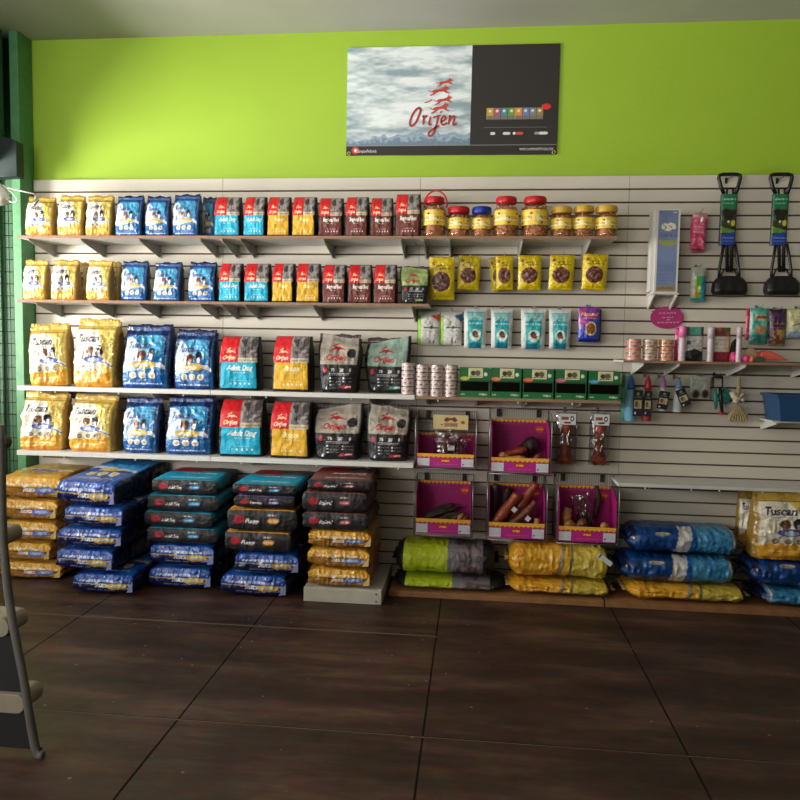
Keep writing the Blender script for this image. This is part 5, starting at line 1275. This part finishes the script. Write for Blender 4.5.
# stack A: gold, beside the rack
stack(-.41, [581, 562, 542, 521, 499, 475], [('gold', -4, 61, .03), ('gold', -6, 52, -.02), ('gold', -4, 57, .03), ('gold', -6, 60, -.04), ('gold', -6, 63, .02)], .0, 'a', .40,
      ['lowest gold sack on the floor in the all gold stack at the left', 'second sack up in the all gold floor stack', 'middle gold sack of the all gold floor stack', 'fourth sack up, just below the top of the all gold stack', 'top sunlit gold sack of the all gold floor stack'], .06)
stack(-.60, [598, 573, 549, 528, 506, 478], [('blue', 69, 132, .03), ('blue', 53, 116, -.03), ('blue', 54, 121, .02), ('blue', 61, 126, -.03), ('blue', 56, 122, -.10)], .0, 'b', .58,
      ['lowest blue sack of the all blue floor stack', 'second sack up in the all blue floor stack', 'middle blue sack of the all blue floor stack', 'blue sack just under the tilted top one, all blue stack', 'top blue sack of the all blue stack, turned aside and shiny'], .09)
stack(-.45, [591, 567, 544, 528, 512, 495, 479], [('blue', 146, 211, .02), ('blue', 146, 217, -.02), ('teal', 143, 217, .03), ('teal', 141, 214, -.02), ('teal', 143, 218, .04), ('teal', 148, 216, .03)], .0, 'c', .43,
      ['lowest blue sack under the four black and teal sacks', 'upper blue sack directly beneath four black and teal sacks', 'lowest of four black and teal sacks, third stack from the gate', 'second black and teal sack up, third stack from the gate', 'third black and teal sack up, with teal side showing', 'topmost black and teal sack of the third stack from the gate'])
stack(-.51, [599, 575, 553, 532, 509, 496, 484], [('blue', 219, 289, -.03), ('blue', 230, 299, .03), ('yellow', 222, 293, -.02), ('yellow', 224, 296, .03), ('lilac', 232, 294, .02), ('teal', 230, 298, -.02)], .0, 'd', .49,
      ['lowest blue sack under the orange trimmed black sacks', 'upper blue sack beneath the orange trimmed black sacks', 'lower black sack with orange trim and orange oval', 'upper black sack with orange trim and orange oval', 'black sack with lilac oval', 'teal topped black sack above the lilac oval one'])

# white plinth under the last stack, pine platforms along the wall
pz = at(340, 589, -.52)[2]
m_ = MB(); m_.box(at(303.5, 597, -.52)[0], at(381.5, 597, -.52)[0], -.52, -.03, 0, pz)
pl = tag(m_.build('white_plinth', mat('shaded_white_board', (180, 174, 160), .6, 0, .08, 14), bevel=.004), 'low white plinth on the floor under the brown and gold sacks', 'plinth')  # white board colour darkened to carry the shade the plinth sits in
m_ = MB(); x_ = at(381.5, 597, -.52)[0]
for z in (.25, .75): m_.tube([(x_-.03, -.5225, pz*z), (x_-.03, -.5195, pz*z)], .005, 8)
m_.build('screw', M['dark_metal'], pl)
stack(-.515, [590, 569, 549, 531, 513, 492, 480], [('gold', 304, 371, .02), ('gold', 305, 372, -.02), ('gold', 304, 372, .03), ('brown', 300, 369, -.02), ('brown', 300.5, 368, .01), ('brown', 304, 371, .02)], pz+.0005, 'e', .44,
      ['lowest gold sack on the white plinth', 'middle gold sack on the white plinth stack', 'upper gold sack under the black and brown sacks', 'lowest of three black and brown sacks', 'middle of three black and brown sacks', 'topmost black and brown sack'])
pt = at(450, 594, -.37)[2]
seam = at(605, 602, -.36)[0]
xa = at(389, 598, -.36)[0]
for x0, x1, lb in ((xa, seam-.004, 'pine board platform under the lime and yellow sacks'), (seam+.004, 2.25, 'pine board platform under the blue sacks near the right edge')):
    t = empty('wooden_platform', ((x0+x1)/2, -.2, 0), lb, 'platform', 'pine platforms along the wall'); inv = Matrix.Translation((-(x0+x1)/2, .2, 0))
    m_ = MB(); m_.box(x0, x1, -.362, -.342, .0, pt-.0005); o = m_.build('front_board', M['wood'], t, bevel=.002); o.matrix_parent_inverse = inv
    m_ = MB(); m_.box(x0, x1, -.3415, -.012, pt-.018, pt-.001); m_.box(x0, x0+.02, -.3415, -.012, 0, pt-.0185); m_.box(x1-.02, x1, -.3415, -.012, 0, pt-.0185); o = m_.build('deck', M['wood'], t); o.matrix_parent_inverse = inv

# sacks lying lengthwise on the platforms
LL, LD, LH = .62, .30, .18
def p_lie_lime(P):
    P.rect((24, 22, 24), 0, 0, 1, 2); P.rect((178, 196, 34), .07, -1, .52, 2); P.rect((128, 126, 130), .52, -1, .61, 2); P.rect((86, 78, 80), .61, -1, .88, 2)
    P.mottle((130, 116, 120), 26, .5, 4, .8, (P.u > .61) & (P.u < .88)); P.mottle((196, 210, 60), 18, .55, 6, .5, (P.u > .07) & (P.u < .52))
    P.rect((150, 40, 60), .72, .25, .78, .32, .8)
    P.text((60, 70, 30), 'Orijen', .36, .24, .10, .10, .35, a=.8, bold=.035); P.text((70, 80, 36), 'fit', .17, .8, .12, .06, .3, a=.7)
def p_lie_yellow(P):
    P.rect((214, 152, 36), 0, -1, 1, 2); P.mottle((230, 176, 60), 18, .55, 3, .6); P.put(P.u > .58, (200, 176, 66)); P.mottle((214, 194, 100), 20, .55, 5, .6, P.u > .6)
    P.poly((150, 140, 120), [(.44, -.2), (.50, -.2), (.56, 1.2), (.53, 1.2)]); P.poly((230, 180, 50), [(.50, -.2), (.57, -.2), (.62, 1.2), (.56, 1.2)]); P.poly((120, 110, 96), [(.57, -.2), (.60, -.2), (.64, 1.2), (.62, 1.2)])
    P.rect((70, 60, 50), .43, 0, .49, .18, .8); P.put(P.u > .965, (60, 50, 30))
def p_lie_blue(P):
    P.rect((10, 58, 120), 0, -1, 1, 2); P.put(P.u < .06, (16, 22, 54)); P.poly((196, 190, 180), [(.40, -.2), (.46, -.2), (.56, 1.2), (.46, 1.2)]); P.poly((206, 204, 206), [(.44, -.2), (.53, -.2), (.58, 1.2), (.50, 1.2)])
    P.poly((20, 90, 160), [(.53, -.2), (.58, -.2), (.61, 1.2), (.58, 1.2)]); P.put(P.u > .60, (48, 122, 170)); P.mottle((80, 150, 190), 24, .55, 4, .6, P.u > .62); P.put(P.u > .96, (24, 30, 60)); P.poly((196, 176, 150), [(.93, -1), (.945, -1), (.945, 2), (.93, 2)])
    P.ell((210, 196, 150), .30, .85, .07, .10); P.mottle((14, 76, 146), 16, .55, 8, .5, P.u < .45)
LIE = {'lime': (p_lie_lime, (178, 196, 34), 0), 'yellow': (p_lie_yellow, (214, 152, 36), 1), 'blue': (p_lie_blue, (16, 76, 150), 1)}
_lie = {}
def lie_mesh(kind, var):
    if (kind, var) in _lie: return _lie[(kind, var)]
    fn, base, foil = LIE[kind]
    q, f = cube_grid(120, 20, 22); x, y, z = q.T
    P = Paint((x+1)/2, (z+1)/2+np.where(np.abs(z) > .99, (y+1)*.3, 0), LL, LH, base); fn(P)
    e = 2.6; m0 = np.maximum(abs(y), abs(z)); r = (abs(y)**e+abs(z)**e)**(1/e); k_ = np.where(r > 0, m0/np.maximum(r, 1e-9), 1)
    ends = np.abs(x)
    hs = 1-(.68 if foil else .35)*np.clip((ends-.80)/.20, 0, 1)**2.2; ds = 1-.25*np.clip((ends-.8)/.2, 0, 1)**2
    X = x*LL/2; Y = y*k_*ds*LD/2; Z = z*k_*hs*LH/2
    s0 = var*7.7+len(kind)
    p3 = np.stack([X, Y, Z], 1); n1 = vn(p3*9, s0)-.5; n2 = (1-np.abs(2*vn(p3*np.array([30, 18, 22]), s0+3)-1))-.5; n3 = (1-np.abs(2*vn(p3*np.array([70, 40, 40]), s0+4)-1))-.5
    d = (n1*.016+n2*.012+n3*.005)*(1+.6*ends**4)
    Y += np.sign(y)*(np.abs(y) > .99)*d; Z += np.sign(z)*(np.abs(z) > .99)*d*.8
    me = np_mesh('lying_'+kind, np.stack([X, Y, Z], 1), f, M['foil_big' if foil else 'matte'], P.col)
    seal = []; n = 24
    for s in (-1, 1):
        V = []; sm = MB()
        for i in range(n+1):
            yy = -LD*.36+LD*.72*i/n; off = .004*math.sin(i*1.7+var); V += [(s*(LL/2-.003), yy, off-.002), (s*(LL/2+.026+.006*math.sin(i*.9)), yy, off*2-.002), (s*(LL/2+.026+.006*math.sin(i*.9)), yy, off*2+.002), (s*(LL/2-.003), yy, off+.002)]
        sm.add(V, [tuple(i*4+a for a in (k, (k+1) % 4))+tuple((i+1)*4+a for a in ((k+1) % 4, k)) for i in range(n) for k in range(4)], True)
        seal.append(sm.mesh('end_seal', M[{'lime': 'black', 'yellow': 'flap_gold', 'blue': 'seal_navy'}[kind]]))
    _lie[(kind, var)] = (me, Z.max()-Z.min(), (Z.max()+Z.min())/2, -Y.min(), seal)
    return _lie[(kind, var)]
def lie(kind, var, x0, x1, ytop, zbot, label, Yf=-.345, rz=0.0, dz=.30, flip=False):
    cx, w, _, _ = span(x0, x1, ytop, ytop+20, Yf+.08); zt = at((x0+x1)/2, ytop, Yf+.12)[2]
    me, h0, zc, yf, seal = lie_mesh(kind, var); h = zt-zbot; sx, sy, sz = w/(LL+.03), dz/LD, (h-.002)/h0
    o = link('dog_food_sack', me, None, (cx, Yf+yf*sy, zbot+.001+h/2-zc*sz), (0, 0, rz+(PI if flip else 0)), (sx, sy, sz))
    tag(o, label, 'dog food sack', 'sacks lying on the pine platforms'); [link('end_seal', e_, o) for e_ in seal]
    return zt
z1 = lie('lime', 0, 396, 505, 574, pt, 'lower lime green sack lying on the pine platform'); lie('lime', 1, 395, 497, 541, z1, 'upper lime green sack lying on another lime one', Yf=-.33)
z1 = lie('yellow', 0, 507, 612, 577, pt, 'lower yellow sack lying on the pine platform beside lime sacks'); zt = lie('yellow', 1, 507, 612, 542, z1, 'upper crinkled yellow sack below the lower magenta boxes', Yf=-.33)
z1 = lie('yellow', 0, 624, 746, 581, pt, 'yellow sack lying at the bottom under two blue sacks'); z2 = lie('blue', 0, 617, 738, 553, z1, 'lower of two blue sacks lying above a yellow one', Yf=-.335); lie('blue', 1, 625, 740, 525, z2, 'upper blue sack lying on the pile under the empty shelf', Yf=-.32)
z1 = lie('blue', 1, 757, 878, 586, pt, 'bottom blue sack at the right edge on the platform', flip=True); z2 = lie('blue', 0, 746, 866, 556, z1, 'upper blue sack at the right edge under the gold bag', Yf=-.335)
# gold bags standing on those
def edge_bag(x0, x1, y0, zb, Yf, label, var, rz):
    me, (ex0, ex1, eh, ef), (pn, pm) = bag_mesh('gold', 'pouch', True, var)
    cx, w, _, _ = span(x0, x1, y0, y0+40, Yf); zt = at((x0+x1)/2, y0, Yf+.04)[2]; s = w/(ex1-ex0)
    o = link('dog_food_bag', me, None, (cx, Yf+ef*.9, zb+.001), (0, 0, rz), (s, .9 if rz > 0 else .5, (zt-zb)/(eh+.016)))
    tag(o, label, 'dog food bag', 'gold bags on the right edge pile'); link(pn, pm, o)
edge_bag(755, 826, 492, z2, -.335, 'big gold foil bag standing on the blue sack at the right edge', 1, .05)
edge_bag(742, 772, 491, z2, -.13, 'pale gold bag squeezed behind the big gold one at the right edge', 2, -.10)
# white tag strip just in front of the yellow sack, not hung from anything
a, b = at(598.5, 554.5, -.372), at(611.5, 565, -.372)
m_ = MB(); d = Vector(b-a).normalized(); nn = Vector((d.z, 0, -d.x))*.013; A_, B_ = Vector(a), Vector(b)
q = [A_-nn, B_-nn, B_+nn, A_+nn]; m_.prism([(v.x, v.z) for v in q], -.3745, -.3705)
tg = tag(m_.build('price_tag_strip', M['white_card']), 'white tag strip sticking out at the end of the upper yellow sack', 'tag')
m_ = MB(); q = [A_-nn+d*.008, A_-nn+d*.014, A_+nn+d*.014, A_+nn+d*.008]; m_.prism([(v.x, v.z) for v in q], -.3755, -.3746); m_.build('printed_bar', M['black'], tg)

# ================================================================== BANNER
bx0_, bx1_ = at(346, 130, 0)[0], at(557.5, 130, 0)[0]; bz0, bz1 = at(450, 154.5, 0)[2], 3.20
BW, BH = bx1_-bx0_, bz1-bz0
def p_banner(P):
    sky = (P.u < .595)
    n = sum(w_*vn(np.stack([P.u*a, P.v*b, P.u*0], 1), sd) for a, b, sd, w_ in ((6, 13, 3, .45), (13, 26, 5, .28), (28, 52, 8, .17), (56, 90, 13, .10)))
    t_ = np.clip((n-.32)/.36, 0, 1)[:, None]; c = lin((138, 160, 168))*(1-t_)+lin((228, 236, 236))*t_
    P.col[sky] = c[sky]
    n2 = vn(np.stack([P.u*16, P.u*0, P.u*0], 1), 9)*.5+vn(np.stack([P.u*44, P.u*0, P.u*0], 1), 11)*.3
    P.put(sky & (P.v < .13+.16*n2), (140, 162, 178)); P.put(sky & (P.v < .12+.11*n2), (112, 136, 154)); P.mottle((168, 188, 200), 90, .58, 7, .6, sky & (P.v < .12+.13*n2)); P.put(sky & (P.v < .105+.05*n2), (104, 126, 142), .8)
    P.rect((40, 36, 32), .595, 0, 1, 1); P.rect((36, 33, 30), 0, 0, 1, .088); P.rect((150, 146, 140), 0, .086, 1, .094, .9)
    P.rect((120, 120, 120), .66, .248, .95, .252, .7)
    for i, c in enumerate([(190, 160, 60), (170, 90, 120), (60, 140, 150), (110, 150, 70), (220, 140, 60), (100, 130, 180), (120, 130, 136), (150, 130, 70)]):
        u = .685+i*.033; P.rect(c, u-.015, .325, u+.016, .425); P.rect((120, 112, 108), u-.013, .325, u+.014, .355); P.ell((230, 220, 200), u, .40, .007, .012)
    P.ell((214, 50, 40), .945, .435, .022, .026)
    for u, s, c in ((.70, .012, (220, 220, 220)), (.765, .018, (220, 220, 220)), (.80, .007, (230, 230, 230)), (.825, .018, (200, 80, 80)), (.905, .012, (150, 150, 140)), (.935, .022, (220, 220, 220))): P.ell(c, u, .195, s, .014)
    P.ell((200, 60, 60), .045, .048, .018, .034); P.ell((240, 230, 224), .045, .048, .007, .014)
t = tag(link('hanging_banner', painted_panel('banner', BW, BH, .003, (40, 36, 32), p_banner, 'paper', nx=400, nz=200), None, ((bx0_+bx1_)/2, .012, bz0), (0, .004, 0)), 'wide vinyl banner with sky, mountains and red script lettering on the green wall', 'banner')
inv = Matrix.Translation((-(bx0_+bx1_)/2, 0, -bz0))
def bp(cx, cy):
    p = at(340+cx/5.714, 95+cy/5.714, 0); return (p[0]-(bx0_+bx1_)/2, p[2]-bz0)
m_ = MB(); W_ = .0115
for st, k in (([(457, 76), (448, 71), (430, 84), (412, 112), (399, 148), (400, 170), (414, 172), (434, 150), (450, 112), (459, 84), (452, 74)], 1.1), ([(470, 126), (478, 118), (474, 168)], 1), ([(474, 146), (482, 126), (492, 118), (497, 121)], 1), ([(516, 120), (507, 158), (512, 168), (521, 161)], 1), ([(524, 96), (528, 102)], 1.3),
        ([(560, 116), (551, 160), (535, 210), (518, 231), (505, 226), (510, 208), (540, 186), (566, 172)], 1), ([(528, 128), (552, 118), (574, 113)], .8), ([(572, 92), (577, 97)], 1.3), ([(576, 150), (596, 140), (601, 124), (590, 118), (577, 138), (578, 160), (592, 168), (610, 154)], 1), ([(622, 122), (627, 118), (617, 168)], 1), ([(620, 152), (634, 126), (648, 118), (653, 126), (645, 160), (652, 168), (666, 156)], 1)):
    ribbon(m_, [bp(*q) for q in smooth_pts(st, 6)], W_*k, -.0022-len(m_.v)*2e-6)
ribbon(m_, [bp(432, 184), bp(530, 187), bp(630, 184)], .0025, -.0022)
m_.build('script_lettering', mat('dark_red_ink', (168, 44, 40), .5), t)
m_ = MB()
ANIMAL = [(0, .42), (.10, .55), (.22, .60), (.42, .62), (.62, .70), (.72, .82), (.76, .98), (.80, .84), (.90, .80), (1.0, .70), (.90, .64), (.80, .60), (.86, .44), (1.02, .34), (1.0, .28), (.80, .36), (.68, .46), (.46, .44), (.30, .38), (.14, .20), (-.06, .10), (-.10, .16), (.06, .26), (.14, .40), (.02, .36), (-.16, .48), (-.20, .58)]
for ox, oy, sx, sy in ((528, 112, 92, 78), (548, 62, 92, 70), (520, 10, 104, 74), (560, -44, 84, 62)):
    q = [bp(ox+a*sx, oy-b*sy) for a, b in ANIMAL]
    m_.prism([(a, b) for a, b in q][::-1], -.0024, -.0018)
ribbon(m_, [bp(*q) for q in smooth_pts([(480, 42), (505, 34), (525, 22)], 4)], .006, -.0022)
m_.build('animal_emblem', mat('rust_red_ink', (190, 62, 44), .5), t)
def text_part(body, px, py, h, mm, w=None, align='LEFT'):
    v, tr = glyphs(body); lo, hi = v.min(0), v.max(0); s = h/.7; sx = w/(hi[0]-lo[0]) if w else s
    p = at(px, py, 0); ox, oz = p[0]-(bx0_+bx1_)/2, p[2]-bz0
    mb = MB(); mb.add([(ox+(a-lo[0])*sx, -.0022, oz+b*s) for a, b in v], [tuple(q) for q in tr]); mb.build('small_lettering', mm, t)
ink = mat('white_ink', (226, 224, 220), .6)
text_part('ChampionPetfoods', 355.5, 152.6, .018, ink, .125)
text_part('WWW.CHAMPIONPETFOODS.COM', 519.5, 149.6, .014, ink, .195)
text_part('ORIJEN', 513.5, 133, .0, ink) if False else None
m_ = MB()
for px, py in ((348.5, 153.5), (554, 151.2)):
    p = at(px, py, 0); ox, oz = p[0]-(bx0_+bx1_)/2, p[2]-bz0
    m_.tube([(ox+.009*math.cos(a), -.002, oz+.009*math.sin(a)) for a in np.linspace(0, 2*PI, 16, endpoint=False)], .003, 6, closed=True)
m_.build('grommet', mat('brass_grommet', (190, 180, 110), .35, .6), t)

# ================================================================== LEFT EDGE: CLIP LAMP, DARK BOX, FOREGROUND RACK
c = at(4, 190, -.28); t = empty('clip_lamp', tuple(c), 'white clip lamp with arm and cable loop at the top of the mesh gate', 'lamp'); inv = Matrix.Translation(-Vector(c))
def pc(n, mb, mm, par=None):
    o = mb.build(n, M[mm], par or t)
    if not par: o.matrix_parent_inverse = inv
    return o
L_ = lambda x, y, Y=-.28: Vector(at(x, y, Y))
m_ = MB(); m_.tube([L_(-16, 181), L_(-8, 184), L_(-1, 191), L_(2, 201)], [.02, .036, .042, .047], 18); head_ = pc('lamp_head', m_, 'white_paint')
m_ = MB(); m_.tube([L_(2.4, 202.4), L_(2.7, 203.4)], .043, 18); pc('lamp_glass', m_, 'bracket', head_)
m_ = MB(); m_.tube(smooth_pts([L_(3, 185), L_(10, 191), L_(15.5, 197), L_(16.5, 201), L_(12, 202.5), L_(6, 199)], 5), .0035, 6); pc('cable', m_, 'peg')
m_ = MB(); m_.tube([L_(8, 188, -.30), L_(35, 194, -.335)], .005, 8); m_.tube([L_(35.5, 194, -.335), L_(35.5, 199, -.335)], .004, 8); arm_ = pc('arm', m_, 'bracket')
m_ = MB(); m_.tube([L_(31.5, 207.5, -.335), L_(38.5, 199.5, -.335)], [.010, .014], 12); pc('spot_head', m_, 'chrome', arm_)
c = at(6, 160, -.16); m_ = MB(); q = [at(x, y, -.2) for x, y in ((-18, 122), (1, 135), (16, 141), (17, 176), (-18, 178))]
m_.prism([(p[0], p[2]) for p in q][::-1], -.20, -.127); tag(m_.build('unidentified_dark_box', mat('dark_teal_box', (32, 48, 46), .6), bevel=.004), 'dark slanted box high up beside the green post', 'dark_box')  # unidentified dark box; its use is unknown and no wall mount is built

# foreground display rack with round nosed rungs
YR = -2.15
fp = lambda x, y, Y=YR: at(x, y, Y)
base_z = 0.0
t = empty('display_rack', (fp(20, 700)[0], YR, 0), 'dark leaning display rack with round nosed rungs in the left foreground', 'rack'); inv = Matrix.Translation((-fp(20, 700)[0], -YR, 0))
def pr(n, mb, mm, bev=0):
    o = mb.build(n, M[mm] if isinstance(mm, str) else mm, t, bevel=bev); o.matrix_parent_inverse = inv
rail = [(0.5, 425), (1.5, 470), (2.5, 520), (5, 560), (10, 605), (17, 645), (24, 680), (30, 720), (37, 760), (44, 802)]
m_ = MB(); P_ = [fp(*q) for q in smooth_pts(rail, 3)]; P_ = [(p[0], p[1], max(p[2], .014)) for p in P_]; m_.tube(P_, .0135, 10); pr('side_rail', m_, 'rack_grey')
m_ = MB(); P2_ = [(p[0]-.24, p[1]-.02, p[2]) for p in P_]; m_.tube(P2_, .0135, 10); pr('side_rail', m_, 'rack_grey')
m_ = MB(); q = [fp(*v) for v in ((-60, 640), (-2, 640), (6, 626), (12, 640), (19, 672), (24, 690), (36, 770), (40, 792), (-60, 792))]
m_.prism([(p[0]-.006, max(p[2], .02)) for p in q][::-1], YR+.02, YR+.035); pr('back_panel', m_, 'rug_black')
M['rung_dark'] = mat('dark_rung', (70, 58, 56), .55, 0, .15, 10)
for (x, y, hh, mm) in ((13, 442, 15, 'rung_dark'), (24, 532, 17, 'rung'), (29.5, 616.5, 19, 'rung'), (44.5, 690, 19, 'rung')):
    p = fp(x, y, YR+.11); r = abs(fp(x, y+hh/2)[2]-fp(x, y)[2]); x_end = p[0]-r; dx = .22
    m_ = MB(); pts = [(x_end-dx, p[2]-r), (x_end, p[2]-r)]+[(x_end+r*math.cos(a)*.9, p[2]+r*math.sin(a)) for a in np.linspace(-PI/2, PI/2, 11)][1:-1]+[(x_end, p[2]+r), (x_end-dx, p[2]+r)]
    m_.prism(pts, YR+.0, YR+.11); pr('rung', m_, mm, .003)

# ================================================================== LIGHT
def area(name, loc, target, sx, sy, power, col):
    l = bpy.data.lights.new(name, 'AREA'); l.shape = 'RECTANGLE'; l.size = sx; l.size_y = sy; l.energy = power; l.color = col
    o = bpy.data.objects.new(name, l); C.objects.link(o); o.location = loc
    o.rotation_euler = (Vector(target)-Vector(loc)).to_track_quat('-Z', 'Y').to_euler(); return o
area('daylight_door', (X_L+.06, -1.9, 1.05), (X_L+3, -1.1, 1.15), 1.5, 2.0, 470, (1.0, .97, .92))
area('daylight_side_window', (X_L+.06, -5.1, 1.8), (X_L+3, -3.4, 1.5), 3.4, 1.7, 60, (1.0, .97, .93))
area('daylight_front_window', (-2.75, Y_F+.06, 1.85), (-2.0, 0, 1.5), 4.1, 1.8, 280, (1.0, .98, .95))
sun = bpy.data.lights.new('sun', 'SUN'); sun.energy = 0.0; sun.angle = math.radians(1.5); so = bpy.data.objects.new('sun', sun); C.objects.link(so)
so.rotation_euler = Vector((0.9, 1.6, -0.55)).to_track_quat('-Z', 'Y').to_euler()
W_ = bpy.data.worlds.new('sky'); bpy.context.scene.world = W_; W_.use_nodes = True
wn, wl = W_.node_tree.nodes, W_.node_tree.links
sk = wn.new('ShaderNodeTexSky'); sk.sky_type = 'NISHITA'; sk.sun_disc = False; sk.sun_elevation = math.radians(38); sk.sun_rotation = math.radians(210)
wl.new(sk.outputs[0], wn['Background'].inputs['Color']); wn['Background'].inputs['Strength'].default_value = 0.05

# ================================================================== CAMERA
cd = bpy.data.cameras.new('camera'); cd.sensor_width = 36; cd.lens = F_PX/800*36; cd.clip_start = .05
co = bpy.data.objects.new('camera', cd); C.objects.link(co)
co.matrix_world = Matrix(((RT[0], UP[0], -FW[0], CAM[0]), (RT[1], UP[1], -FW[1], CAM[1]), (RT[2], UP[2], -FW[2], CAM[2]), (0, 0, 0, 1)))
sc = bpy.context.scene; sc.camera = co
sc.view_settings.view_transform = 'Standard'; sc.view_settings.look = 'None'; sc.view_settings.exposure = 0.0; sc.view_settings.gamma = 1.0; sc.view_settings.use_curve_mapping = False
sc.cycles.max_bounces = 8; sc.cycles.transparent_max_bounces = 16; sc.cycles.sample_clamp_indirect = 6.0; sc.cycles.use_denoising = True
